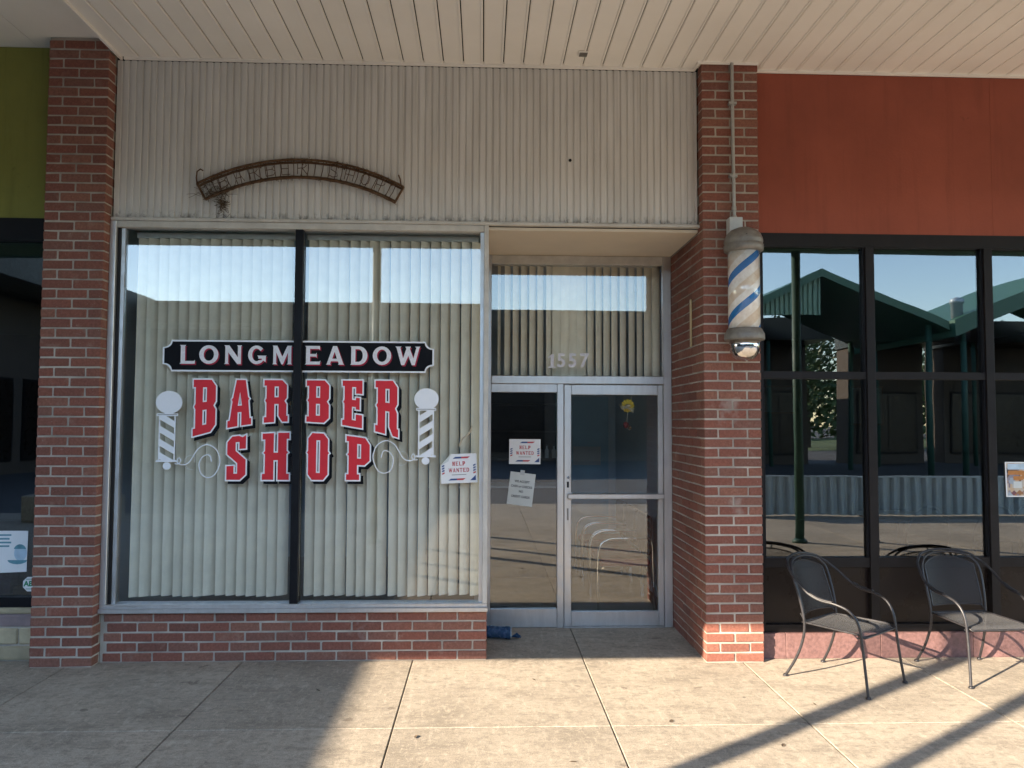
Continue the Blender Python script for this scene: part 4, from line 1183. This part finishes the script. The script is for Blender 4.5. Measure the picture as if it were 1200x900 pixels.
st = thing('stone_base', 'mauve and tan stone plinth below the dark shop window', 'plinth', (-4.2, 0.05, 0))
box('mortar_core', M['mortar'], st, -7.5, -3.168, 0.060, 0.119, 0.0, 0.384)
rows = [(0.012, 0.105), (0.118, 0.232), (0.244, 0.330), (0.340, 0.383)]
for ri, (za, zb_) in enumerate(rows):
    x = -3.170 - (0.0 if ri % 2 else 0.0)
    while x > -5.6:
        w = random.choice((0.16, 0.24, 0.34, 0.42)) if ri < 3 else random.uniform(.3, .5)
        bm_ = MB().box(x - w, x - 0.010, 0.036 + random.uniform(0, .010), 0.075, za, zb_, bev=0.009)
        bm_.v = [(a, c + random.uniform(-.003, .003), d + random.uniform(-.004, .004)) for a, c, d in bm_.v]
        bm_.build('stone', M['stone_b'] if (ri in (0, 3) or random.random() < .2) else M['stone_a'], st)
        x -= w
po = thing('window_poster', 'pale blue poster on the glass of the dark shop window', 'poster', (-3.5, 0.082, 0.78))
pc = [(-3.307, 0.925), (-3.309, 0.63), (-3.618, 0.619), (-3.629, 0.926)]
MB().plate([ccw(pc)], 0.080, 0.0812).build('sheet', M['paper'], po)
q = (-3.356, 0.765)
fc = ring(q[0], q[1], .045, .058, 0, 345, 23)
MB().plate([fc], 0.0786, 0.0794).build('face', M['ltblue'], po)
MB().plate([ring(q[0] - .004, q[1] + .012, .047, .052, 20, 160, 10)], 0.0776, 0.0784).build('hair', M['teal'], po)
MB().plate([ring(q[0] - .02, q[1] - .05, .07, .03, 180, 360, 10)], 0.0776, 0.0784).build('collar', M['teal'], po)
for zpx in (626, 630.5, 635, 639):
    a, c = (-3.61, 4.886)[0], 0
for k, zz in enumerate((0.895, 0.868, 0.841, 0.815)):
    box('text_line', M['teal'], po, -3.62, -3.425 - 0.012 * (k % 2), 0.0786, 0.0794, zz - 0.006, zz + 0.006)
oc = (-3.279, 0.541)
sk = thing('octagon_sticker', 'white octagonal sticker with green letters in the dark shop window', 'sticker', (oc[0], 0.08, oc[1]))
MB().plate([ring(oc[0], oc[1], .056, .056, 22.5, 337.5, 7)], 0.0795, 0.0805).build('sheet', M['paper'], sk)
put_text(text_mesh('ABA', .052, 'lettering', M['sticker'], .0022), 'lettering', sk, oc[0] + .004, 0.0785, oc[1] + .002, 0)
for zz in (-.034, .036):
    box('rule', M['sticker'], sk, oc[0] - .03, oc[0] + .034, 0.0782, 0.079, oc[1] + zz - .002, oc[1] + zz + .002)
for nm, lab, m_, a in (('gift_box', 'purple patterned box standing in the dark shop window', 'purple', (-3.60, -3.45, 0.13, 0.25, 0.456, 0.62)),
                       ('wooden_tray', 'brown wooden tray standing in the dark shop window', 'wood', (-3.43, -3.26, 0.13, 0.30, 0.456, 0.475))):
    t = thing(nm, lab, 'box' if nm == 'gift_box' else 'tray', (a[0], a[2], 0.456))
    if nm == 'gift_box':
        box('body', M[m_], t, *a, bev=.004)
        box('lid', M[m_], t, a[0] - .006, a[1] + .006, a[2] - .006, a[3] + .006, a[5] + .0005, a[5] + .03, bev=.004)
    else:
        box('base', M[m_], t, *a)
        for (u0, u1, v0, v1) in ((a[0], a[1], a[2], a[2] + .01), (a[0], a[1], a[3] - .01, a[3]), (a[0], a[0] + .01, a[2] + .0105, a[3] - .0105), (a[1] - .01, a[1], a[2] + .0105, a[3] - .0105)):
            box('rim', M[m_], t, u0, u1, v0, v1, a[5] + .0005, a[5] + .035)
ledge = thing('display_ledge', 'low dark ledge inside the dark shop window', 'ledge', (-4.5, 0.25, 0.0))
box('top', M['wood'], ledge, -7.4, -3.17, 0.121, 0.60, 0.430, 0.455)
box('front', M['darkwall'], ledge, -7.4, -3.17, 0.58, 0.60, 0.013, 0.4295)

# ================================================================== SHOP ON THE RIGHT
rp_ = thing('stucco_panel', 'brick red stucco panel above the black-framed windows', 'panel', (4, 0.0, 3.17))
box('stucco', M['red'], rp_, 2.047, 3.9, 0.0, 0.06, 3.172, 4.4045)
box('stucco', M['red'], rp_, 3.9018, 8.8, 0.0, 0.06, 3.1725, 4.4045)
rw = thing('shop_window', 'black-framed gridded shop window beneath the brick red panel', 'window', (4, 0.03, 0.18))
box('head', M['bronze'], rw, 2.047, 8.8, 0.0, 0.10, 3.070, 3.1715)
box('jamb', M['bronze'], rw, 2.047, 2.098, 0.0, 0.10, 0.185, 3.0695)
box('jamb', M['black'], rw, 2.040, 2.1255, 0.062, 0.10, 0.185, 3.0695)
mx = [2.925, 3.846, 4.767, 5.688, 6.61, 7.53]
for x in mx:
    box('mullion', M['bronze'], rw, x - 0.032, x + 0.032, -0.012, 0.10, 0.185, 3.0695, bev=0.002)
edges = [2.098] + mx + [8.8]
for i in range(len(edges) - 1):
    a, c = edges[i] + (0.0005 if i == 0 else 0.0325), edges[i + 1] - 0.0325
    box('rail', M['bronze'], rw, a, c, 0.0, 0.09, 2.064, 2.120, bev=0.002)
    box('rail', M['bronze'], rw, a, c, 0.0, 0.09, 0.656, 0.730, bev=0.002)
    box('rail', M['bronze'], rw, a, c, 0.0, 0.09, 0.185, 0.240, bev=0.002)
    box('pane', M['glass_dark'], rw, a, c, 0.035, 0.041, 2.1205, 3.0695)
    box('pane', M['glass_dark'], rw, a, c, 0.035, 0.041, 0.7305, 2.0635)
    box('lower_panel', M['spandrel'], rw, a, c, 0.035, 0.055, 0.2405, 0.6555)
    MB().box(a, a + 0.012, 0.006, 0.034, 0.731, 2.063).box(c - 0.012, c, 0.006, 0.034, 0.731, 2.063).box(a, a + .012, .006, .034, 2.121, 3.069).box(c - .012, c, .006, .034, 2.121, 3.069).build('glazing_bead', M['black'], rw)
gb = thing('granite_base', 'pink granite plinth under the black-framed windows', 'plinth', (4, -0.03, 0))
x = 2.050
for w in (0.19, 0.71, 0.70, 0.70, 0.70, 0.7, 0.7, 0.7, 0.7):
    box('slab', M['granite'], gb, x, x + w - 0.003, -0.030, 0.098, 0.0, 0.184, bev=0.003)
    x += w
pr = thing('window_poster', 'colourful food poster on the black-framed shop window', 'poster', (4.05, 0.03, 1.18))
MB().plate([[(3.968, 1.178), (4.20, 1.178), (4.20, 1.442), (3.963, 1.442)]], 0.028, 0.030).build('sheet', M['paper'], pr)
MB().plate([[(3.978, 1.187), (4.19, 1.187), (4.19, 1.432), (3.974, 1.432)]], 0.0268, 0.0275).build('print', M['menu'], pr)
box('banner', M['orange'], pr, 3.985, 4.19, 0.0255, 0.0262, 1.345, 1.375)
box('banner', M['orange'], pr, 4.025, 4.10, 0.0255, 0.0262, 1.305, 1.335)
box('cloud', M['ltblue'], pr, 3.98, 4.19, 0.0255, 0.0262, 1.385, 1.428)
box('card', M['paper2'], pr, 4.025, 4.09, 0.0255, 0.0262, 1.245, 1.295)

# ================================================================== PATIO CHAIRS
def make_chair():
    t = thing('patio_chair', '', 'chair', (0, 0, 0))
    H = 0.405
    r_ = 0.0092
    for s in (-1, 1):
        # rear leg running up into the back hoop
        leg = MB().tube(spline([(s * .245, .300, .010), (s * .225, .235, .14), (s * .212, .190, .28), (s * .210, .178, H), (s * .218, .200, .55), (s * .225, .235, .68)], 5), r_, 8).build('leg', M['iron'], t)
        MB().lathe([(.017, .0), (.017, .008), (.011, .016)], (s * .246, .303, 0), 10).build('foot', M['iron'], leg)
        # front leg sweeping up into the arm
        arm = MB().tube(spline([(s * .250, -.275, .010), (s * .240, -.255, .16), (s * .235, -.235, .33), (s * .238, -.215, .47), (s * .252, -.165, .555), (s * .270, -.08, .592), (s * .283, .02, .604), (s * .288, .105, .640), (s * .278, .190, .712), (s * .250, .262, .775)], 5), r_, 8).build('arm', M['iron'], t)
        MB().lathe([(.017, .0), (.017, .008), (.011, .016)], (s * .2505, -.277, 0), 10).build('foot', M['iron'], arm)
        MB().tube(spline([(s * .274, -.06, .606), (s * .284, .02, .616), (s * .287, .09, .642)], 4), 0.015, 8, flat=.45).build('arm_pad', M['iron'], arm)
    MB().tube(spline([(-.250, .262, .775), (-.19, .315, .825), (-.09, .345, .850), (0, .352, .856), (.09, .345, .850), (.19, .315, .825), (.250, .262, .775)], 5), r_, 8).build('outer_hoop', M['iron'], t)
    MB().tube(spline([(-.225, .235, .68), (-.215, .262, .755), (-.165, .296, .812), (-.08, .318, .836), (0, .322, .841), (.08, .318, .836), (.165, .296, .812), (.215, .262, .755), (.225, .235, .68)], 5), r_, 8).build('inner_hoop', M['iron'], t)
    # back panel: expanded metal, barrel curved
    b = MB()
    nu, nv = 12, 8
    def bk(u, v):
        x = u * 0.192
        ztop = 0.805 - 0.055 * abs(u) ** 2.4
        z = 0.455 + (ztop - 0.455) * v
        y = 0.205 + 0.105 * ((z - .455) / .35) ** 1.2 - 0.020 * u * u + .028 * (1 - u * u)
        return (x, y, z)
    vs = [bk(-1 + 2 * i / nu, j / nv) for j in range(nv + 1) for i in range(nu + 1)]
    fs = [(j * (nu + 1) + i, j * (nu + 1) + i + 1, (j + 1) * (nu + 1) + i + 1, (j + 1) * (nu + 1) + i) for j in range(nv) for i in range(nu)]
    bp_ = b.add(vs, fs, True).build('back_panel', M['ironmesh_shaded'], t)
    rim = [bk(-1 + 2 * i / nu, 0) for i in range(nu)] + [bk(1, j / nv) for j in range(nv)] + [bk(1 - 2 * i / nu, 1) for i in range(nu)] + [bk(-1, 1 - j / nv) for j in range(nv)]
    MB().tube(rim, 0.0055, 6, closed=True).build('rim', M['iron'], bp_)
    MB().tube([(-.210, .181, H + .02), (-.192, .215, .46)], .006, 6).tube([(.210, .181, H + .02), (.192, .215, .46)], .006, 6).tube([bk(0, 1), (0, .322, .841)], .006, 6).build('strap', M['iron'], bp_)
    # seat: dished expanded metal in a rod frame
    b = MB()
    def se(u, v):
        y = -0.235 + 0.43 * v
        w = 0.225 - 0.022 * v
        f_ = 1 - 0.10 * max(0, -(v - .15)) / .15
        z = H - 0.014 * (1 - u * u) * math.sin(math.pi * min(1, v * 1.05)) - (0.022 * max(0, (.14 - v) / .14) ** 2)
        return (u * w * f_, y, z)
    vs = [se(-1 + 2 * i / 10, j / 10) for j in range(11) for i in range(11)]
    fs = [(j * 11 + i, j * 11 + i + 1, (j + 1) * 11 + i + 1, (j + 1) * 11 + i) for j in range(10) for i in range(10)]
    sp = b.add(vs, fs, True).build('seat', M['ironmesh_lit'], t)
    rim = [se(-1 + 2 * i / 10, 0) for i in range(10)] + [se(1, j / 10) for j in range(10)] + [se(1 - 2 * i / 10, 1) for i in range(10)] + [se(-1, 1 - j / 10) for j in range(10)]
    MB().tube(rim, 0.0075, 6, closed=True).build('rim', M['iron'], sp)
    MB().tube([(-.235, -.205, H - .022), (0, -.215, H - .034), (.235, -.205, H - .022)], .006, 6).tube([(-.21, .18, H - .01), (.21, .18, H - .01)], .006, 6).build('stretcher', M['iron'], sp)
    return t
ch1 = make_chair()
ch2 = copy_tree(ch1)
def place(o, x, y, ang, label):
    o.location = (x, y, 0.0)
    o.rotation_euler = (0, 0, ang)
    o.scale = (1, 1, 0.935)
    o['label'] = label
    o['group'] = 'wrought iron chairs outside the black-framed windows'
place(ch1, 2.462, -0.500, R(37), 'black wrought iron armchair angled away from the brick pillar')
place(ch2, 3.435, -0.395, R(4), 'black wrought iron armchair set square to the black-framed windows')

# ================================================================== BARBER SHOP INSIDE
struct('wall_inner_partition', MB().box(-2.74, 1.72, 4.3, 4.38, 0.013, 3.215), M['bluewall'])
dd = thing('inner_door', 'blue inner door in the back partition of the barber shop', 'door', (1.25, 4.28, 0.013))
box('panel', M['bluedoor'], dd, 1.02, 1.62, 4.262, 4.2985, 0.013, 2.06)
box('kick_panel', M['lightpanel'], dd, 1.16, 1.52, 4.255, 4.2615, 1.18, 1.42)
box('handle', M['chrome'], dd, 1.06, 1.09, 4.21, 4.2615, 1.0, 1.03)
cab = thing('wall_cabinet', 'dark shelf cabinet with bottles on the inner partition', 'cabinet', (0.45, 4.1, 0.013))
box('carcass', M['darkwall'], cab, 0.1, 0.95, 3.95, 4.299, 0.013, 0.92)
for zz in (1.25, 1.6, 1.95):
    box('shelf', M['darkwall'], cab, 0.1, 0.95, 4.15, 4.299, zz, zz + 0.02)
box('back', M['dark'], cab, 0.1, 0.95, 4.285, 4.2995, 0.921, 2.3)
for k in range(5):
    xx = 0.55 + k * 0.09
    bt = thing('bottle', 'small pale bottle standing on the dark shelf cabinet', 'bottle', (xx, 4.21, 1.27), 'bottles on the cabinet shelves')
    MB().lathe([(.025, 0), (.027, .01), (.027, .10), (.012, .125), (.012, .155)], (xx, 4.21, 1.271), 12).build('body', M['lightpanel'], bt)
    MB().lathe([(.014, .1555), (.014, .175)], (xx, 4.21, 1.271), 12).build('cap', M['vinylseat'], bt)
def waiting_chair():
    t = thing('waiting_chair', 'chrome tube waiting chair with dark seat along the inner side wall', 'chair', (0, 0, 0), 'waiting chairs inside the barber shop')
    for s in (-1, 1):
        y = s * .25
        MB().tube(spline([(-.24, y, .012), (-.25, y, .30), (-.235, y, .56), (-.16, y, .645), (-.02, y, .66), (.18, y, .655), (.25, y, .62), (.26, y, .40), (.27, y, .012)], 5), .0115, 8).build('side_frame', M['chrome'], t)
    box('seat', M['redseat'], t, -.23, .24, -.235, .235, .40, .47, bev=.02)
    box('backrest', M['vinylseat'], t, .20, .26, -.235, .235, .50, .86, bev=.02)
    MB().tube([(-.20, -.25, .39), (-.20, .25, .39)], .01, 6).tube([(.2, -.25, .39), (.2, .25, .39)], .01, 6).build('cross_bar', M['chrome'], t)
    return t
w0 = waiting_chair()
for i, yy in enumerate((1.62, 2.20, 2.78)):
    o = w0 if i == 0 else copy_tree(w0)
    o.location = (1.30, yy, 0.0125)
ctr = thing('counter', 'dark counter with pale top in the middle of the barber shop', 'counter', (0.4, 3.0, 0.013))
box('body', M['darkwall'], ctr, -0.6, 0.9, 2.9, 3.3, 0.013, 1.0)
box('top', M['lightpanel'], ctr, -0.64, 0.94, 2.86, 3.34, 1.0005, 1.03, bev=.004)

# ------------------------------------------------------------------ restaurant inside
def dining_chair():
    t = thing('dining_chair', 'dark round-backed dining chair just inside the black-framed windows', 'chair', (0, 0, 0), 'round-backed chairs inside the right shop')
    b = MB()
    pts = [(.2 * math.cos(a), .2 + .03 * math.sin(a), .62 + .33 * math.sin(a)) for a in [math.pi * k / 14 for k in range(15)]]
    b.tube(pts, .014, 8)
    b.add([(p[0], .21, p[2]) for p in pts], [tuple(range(15))])
    b.add([(p[0], .226, p[2]) for p in pts], [tuple(reversed(range(15)))])
    b.build('backrest', M['vinylseat'], t)
    box('seat', M['vinylseat'], t, -.21, .21, -.22, .21, .43, .47, bev=.015)
    for sx in (-.18, .18):
        for sy in (-.18, .2):
            MB().tube([(sx * 1.1, sy * 1.1, .0), (sx, sy, .43)], .014, 8).build('leg', M['iron'], t)
        MB().tube([(sx * 1.08, .2, .44), (sx * 1.1, .2, .64)], .012, 8).build('back_post', M['iron'], t)
    return t
d0 = dining_chair()
for i, (xx, yy, aa) in enumerate(((4.12, 1.55, 180), (4.82, 1.60, 175), (5.25, 1.8, 185))):
    o = d0 if i == 0 else copy_tree(d0)
    o.location = (xx, yy, 0.0125)
    o.rotation_euler = (0, 0, R(aa))
tb = thing('dining_table', 'dark pedestal dining table inside the right shop', 'table', (4.5, 2.5, 0.013))
MB().lathe([(.45, .71), (.45, .74)], (4.5, 2.5, 0.013), 30).build('table_top', M['wood'], tb)
MB().lathe([(.25, .0), (.25, .02), (.04, .05), (.04, .7095)], (4.5, 2.5, 0.013), 20).build('pedestal', M['iron'], tb)
for k, (xx, zz, ww, hh2) in enumerate(((3.2, 1.55, .35, .28), (5.2, 1.9, .8, .5), (6.9, 1.7, .6, .7))):
    pf = thing('wall_picture', ('small pale', 'wide pale', 'tall pale')[k] + ' framed picture on the back wall of the right shop', 'picture', (xx, 7.98, zz))
    box('frame', M['wood'], pf, xx - ww / 2, xx + ww / 2, 7.965, 7.9995, zz, zz + hh2)
    box('print', M['lightpanel'], pf, xx - ww / 2 + .03, xx + ww / 2 - .03, 7.960, 7.9645, zz + .03, zz + hh2 - .03)

# ================================================================== THE COURT BEHIND THE CAMERA (seen in the glass, and casting the shadows)
def shadow_post(x, y, h, wd, label):  # unseen post, added to throw a shadow bar across the walk
    t = thing('shadow_post', label, 'lamp post', (x, y, 0.0))
    box('base_block', M['concrete'], t, x - .25, x + .25, y - .25, y + .25, 0.0005, 0.45, bev=.02)
    box('shaft', M['bronze'], t, x - wd / 2, x + wd / 2, y - wd / 2, y + wd / 2, 0.4505, h)
    box('arm', M['bronze'], t, x - 0.03, x + 0.03, y - .8, y + wd / 2, h + .0005, h + .08)
    box('top_block', M['bronze'], t, x - 0.15, x + 0.15, y - 1.3, y - .801, h - .04, h + .10, bev=.01)
shadow_post(-7.60, -7.90, 7.4, 0.105, 'square dark post added out of view to cast a shadow bar, further from the brick pillar line')
shadow_post(-6.52, -7.90, 7.4, 0.085, 'thicker square dark post added out of view to cast a shadow bar beside its twin')

def shop_row(name, label, x0, x1, y0, y1, h, face, bays):
    """plain row of shops; face = 'n' (front looks towards +Y) or 'e' (front looks towards +X)"""
    t = thing(name, label, 'building', ((x0 + x1) / 2, (y0 + y1) / 2, -0.14))
    box('wall', M['darkbrick'], t, x0, x1, y0, y1, -0.14, h - 0.9)
    if face == 'n':
        box('fascia', M['spandrel'], t, x0 - .1, x1 + .1, y0, y1 + 2.4, h - 0.8995, h)
        bw = (x1 - x0) / bays
        for k in range(bays):
            a = x0 + k * bw
            wd_ = box('window', M['black'], t, a + .3, a + bw - .3, y1 + .0005, y1 + .06, 0.3, 3.2)
            box('window_pane', M['spandrel'], wd_, a + .38, a + bw / 2 - .03, y1 + .0605, y1 + .07, 0.4, 3.1)
            box('window_pane', M['spandrel'], wd_, a + bw / 2 + .03, a + bw - .38, y1 + .0605, y1 + .07, 0.4, 3.1)
            MB().lathe([(.09, -.14), (.09, h - .9)], (a + .1, y1 + 2.2, 0), 14).build('post', M['greenpost'], t)
    else:
        box('fascia', M['spandrel'], t, x0, x1 + 2.4, y0 - .1, y1 + .1, h - 0.8995, h)
        bw = (y1 - y0) / bays
        for k in range(bays):
            a = y0 + k * bw
            wd_ = box('window', M['black'], t, x1 + .0005, x1 + .06, a + .3, a + bw - .3, 0.3, 3.2)
            box('window_pane', M['spandrel'], wd_, x1 + .0605, x1 + .07, a + .38, a + bw - .38, 0.4, 3.1)
            MB().lathe([(.09, -.14), (.09, h - .9)], (x1 + 2.2, a + .1, 0), 14).build('post', M['greenpost'], t)
    return t
shop_row('shop_wing', 'shop wing with dark fascia at the left side of the court', -28, -16.3, -27.3, -5.6, 6.84, 'e', 4)
shop_row('shop_row', 'long shop row with dark fascia across the court', -28, 9.5, -40, -29.7, 6.79, 'n', 6)
shop_row('shop_row', 'short shop row behind the gabled pavilion with ribbed cladding', 9.7, 15.0, -31.2, -29.7, 6.3, 'n', 2)
shop_row('shop_row', 'narrow shop unit between two gaps across the court', 17.1, 20.5, -31.2, -29.7, 6.2, 'n', 1)
shop_row('shop_row', 'shop row behind the pavilion with a roof vent', 21.5, 46, -31.2, -29.7, 6.2, 'n', 5)

def gable(name, label, x0, xp, x1, z0, zp, z1, y0, y1, thick, left_fill):
    t = thing(name, label, 'pavilion', (xp, (y0 + y1) / 2, -0.14))
    for nm, (xa, za, xb, zb2) in (('roof_slope', (x0, z0, xp, zp)), ('roof_slope', (xp, zp, x1, z1))):
        MB().plate([[(xa, za - thick), (xb, zb2 - thick), (xb, zb2), (xa, za)]], y0, y1).build(nm, M['greenroof'], t)
    if left_fill:
        # ribbed cladding closing the left half of the front
        b = MB()
        x = x0 + .35
        while x < xp - .02:
            xa, xb = x, min(x + .10, xp)
            f = lambda q: z0 + (zp - z0) * (q - x0) / (xp - x0) - thick - .003
            if f(xa) > left_fill + .02:
                b.add([(xa, y1 - .18, left_fill), (xb, y1 - .18, left_fill), (xb, y1 - .18, f(xb)), (xa, y1 - .18, f(xa)), (xa, y1 - .24, left_fill), (xb, y1 - .24, left_fill), (xb, y1 - .24, f(xb)), (xa, y1 - .24, f(xa))],
                      [(0, 1, 2, 3), (1, 5, 6, 2), (4, 0, 3, 7), (5, 4, 7, 6), (0, 4, 5, 1)])
            x += .16
        b.build('ribbed_cladding', M['greenlight'], t)
        xs0 = x0 + (left_fill + thick + .01 - z0) / (zp - z0) * (xp - x0)
        MB().plate([[(xs0, left_fill), (xp, left_fill), (xp, zp - thick - .004)]], y1 - .30, y1 - .2405).build('backing', M['greenlight'], t)
    for xx in (x0 + .5, x1 - .5):
        for yy in (y0 + .4, y1 - .4):
            zz = (z0 + (zp - z0) * (xx - x0) / (xp - x0) if xx < xp else zp + (z1 - zp) * (xx - xp) / (x1 - xp)) - thick
            MB().lathe([(.1, -.139), (.1, zz)], (xx, yy, 0), 14).build('post', M['greenpost'], t)
    return t
gable('gable_pavilion', 'green gabled pavilion with pale ribbed cladding on one half', 6.9, 11.15, 15.4, 4.75, 6.85, 5.1, -25.5, -19.2, .28, 5.3)
gable('gable_pavilion', 'green gabled pavilion with a roof vent on its slope', 15.5, 21.0, 26.5, 5.15, 7.4, 5.15, -26, -19.0, .55, 0)
rv = thing('roof_vent', 'galvanised round vent stack on the green pavilion slope', 'vent', (15.9, -19.6, 5.0))
MB().lathe([(.2, 5.05), (.2, 5.75), (.24, 5.76), (.24, 5.90), (.05, 5.98)], (15.95, -19.6, 0), 20).build('stack', M['steel'], rv)
# corrugated patio barrier
cb = thing('patio_barrier', 'low blue-grey corrugated steel barrier at the edge of the walk', 'barrier', (8, -8.55, 0))
b = MB()
xs = [(4.6 + .05 * k, .03 if (k // 2) % 2 else -.03) for k in range(150)]
n = len(xs)
b.add([(x, -8.55 + d, 0.02) for x, d in xs] + [(x, -8.55 + d, .72) for x, d in xs], [(i, i + 1, n + i + 1, n + i) for i in range(n - 1)])
b.build('corrugated_sheet', M['steel'], cb)
box('top_rail', M['steel'], cb, 4.58, 12.07, -8.58, -8.52, .7205, .75)
for xx in (4.6, 7.1, 9.6, 12.05):
    box('post', M['iron'], cb, xx - .025, xx + .025, -8.63, -8.581, 0.0005, .75)

# lawn and trees far across the street
struct('lawn', MB().add([(5, -95, -0.13), (70, -95, -0.13), (70, -48, -0.13), (5, -48, -0.13)], [(0, 1, 2, 3)]), M['grass'])
def tree(x, y, h, sc, label):
    t = thing('tree', label, 'tree', (x, y, -0.13), 'trees across the street')
    b = MB()
    top = Vector((x + random.uniform(-.4, .4), y, h * .62))
    b.tube(spline([(x, y, -.13), (x + .1, y, h * .25), tuple(top)], 4), [0.20 * sc * (1 - .07 * k) for k in range(9)], 8)
    limbs = []
    for k in range(9):
        a = random.uniform(0, 6.28)
        s0 = Vector((x + .08, y, h * random.uniform(.22, .5)))
        e0 = s0 + Vector((math.cos(a) * sc * 1.7, math.sin(a) * sc * 1.7, h * random.uniform(.12, .3)))
        b.tube([s0, (s0 + e0) / 2 + Vector((0, 0, .2)), e0], [.07 * sc, .05 * sc, .02 * sc], 5)
        limbs.append(e0)
    b.build('trunk', M['bark'], t)
    cl = limbs + [top + Vector((random.gauss(0, .8) * sc, random.gauss(0, .8) * sc, random.uniform(0, h * .3))) for _ in range(14)]
    b = MB()
    for _ in range(4200):
        c_ = random.choice(cl) + Vector((random.gauss(0, .5), random.gauss(0, .5), random.gauss(0, .55))) * sc * 1.15
        n1 = Vector((random.gauss(0, 1), random.gauss(0, 1), random.gauss(0, 1))).normalized()
        n2 = n1.orthogonal().normalized()
        n3 = n1.cross(n2)
        q = .11 * sc * random.uniform(.6, 1.3)
        b.add([c_ - n2 * q, c_ + n3 * q * .5, c_ + n2 * q, c_ - n3 * q * .5], [(0, 1, 2, 3)])
    b.build('crown', M['leaf'], t)
b = MB()
for _ in range(14000):
    xx = random.uniform(8, 110)
    hh_ = 9.0 + 1.6 * math.sin(xx * .35) + 1.3 * math.sin(xx * .9 + 1)
    c_ = Vector((xx, -98 + random.gauss(0, 2.5), hh_ * random.random() ** .7))
    n1 = Vector((random.gauss(0, 1), random.gauss(0, 1), random.gauss(0, 1))).normalized()
    n2 = n1.orthogonal().normalized() * random.uniform(.3, .7)
    n3 = n1.cross(n2)
    b.add([c_ - n2, c_ + n3 * .6, c_ + n2, c_ - n3 * .6], [(0, 1, 2, 3)])
tag(b.build('distant_wood', M['leaf']), 'dark green wood far beyond the lawn', 'wood', kind='stuff')
for x, y, h, sc, lab in ((20, -52, 8, 1.6, 'leafy tree with wide crown across the street'), (26, -56, 9.5, 1.8, 'tallest leafy tree across the street'), (33, -54, 7.5, 1.5, 'small leafy tree across the street'), (41, -58, 9, 1.8, 'leafy tree at the far end of the lawn')):
    tree(x, y, h, sc, lab)

# a few dry leaves on the walk
for k, (xx, yy) in enumerate(((-0.36, -1.38), (0.47, -1.72), (-1.05, -0.62), (1.10, -1.20), (2.05, -0.95), (1.62, -1.55), (0.35, -0.45))):
    lf = thing('dry_leaf', 'small curled dry leaf lying on the concrete walk', 'leaf', (xx, yy, 0.0), 'dry leaves scattered on the walk')
    a = random.uniform(0, 6.28)
    c_, s_ = math.cos(a), math.sin(a)
    P = []
    for u, v, z in ((-.022, 0, .004), (-.008, .008, .009), (.008, .007, .010), (.024, 0, .005), (.008, -.008, .003), (-.008, -.008, .002), (0, 0, .0015)):
        P.append((xx + u * c_ - v * s_, yy + u * s_ + v * c_, z))
    MB().add(P, [(0, 6, 1), (1, 6, 2), (2, 6, 3), (3, 6, 4), (4, 6, 5), (5, 6, 0)]).build('blade', M['twig'], lf)
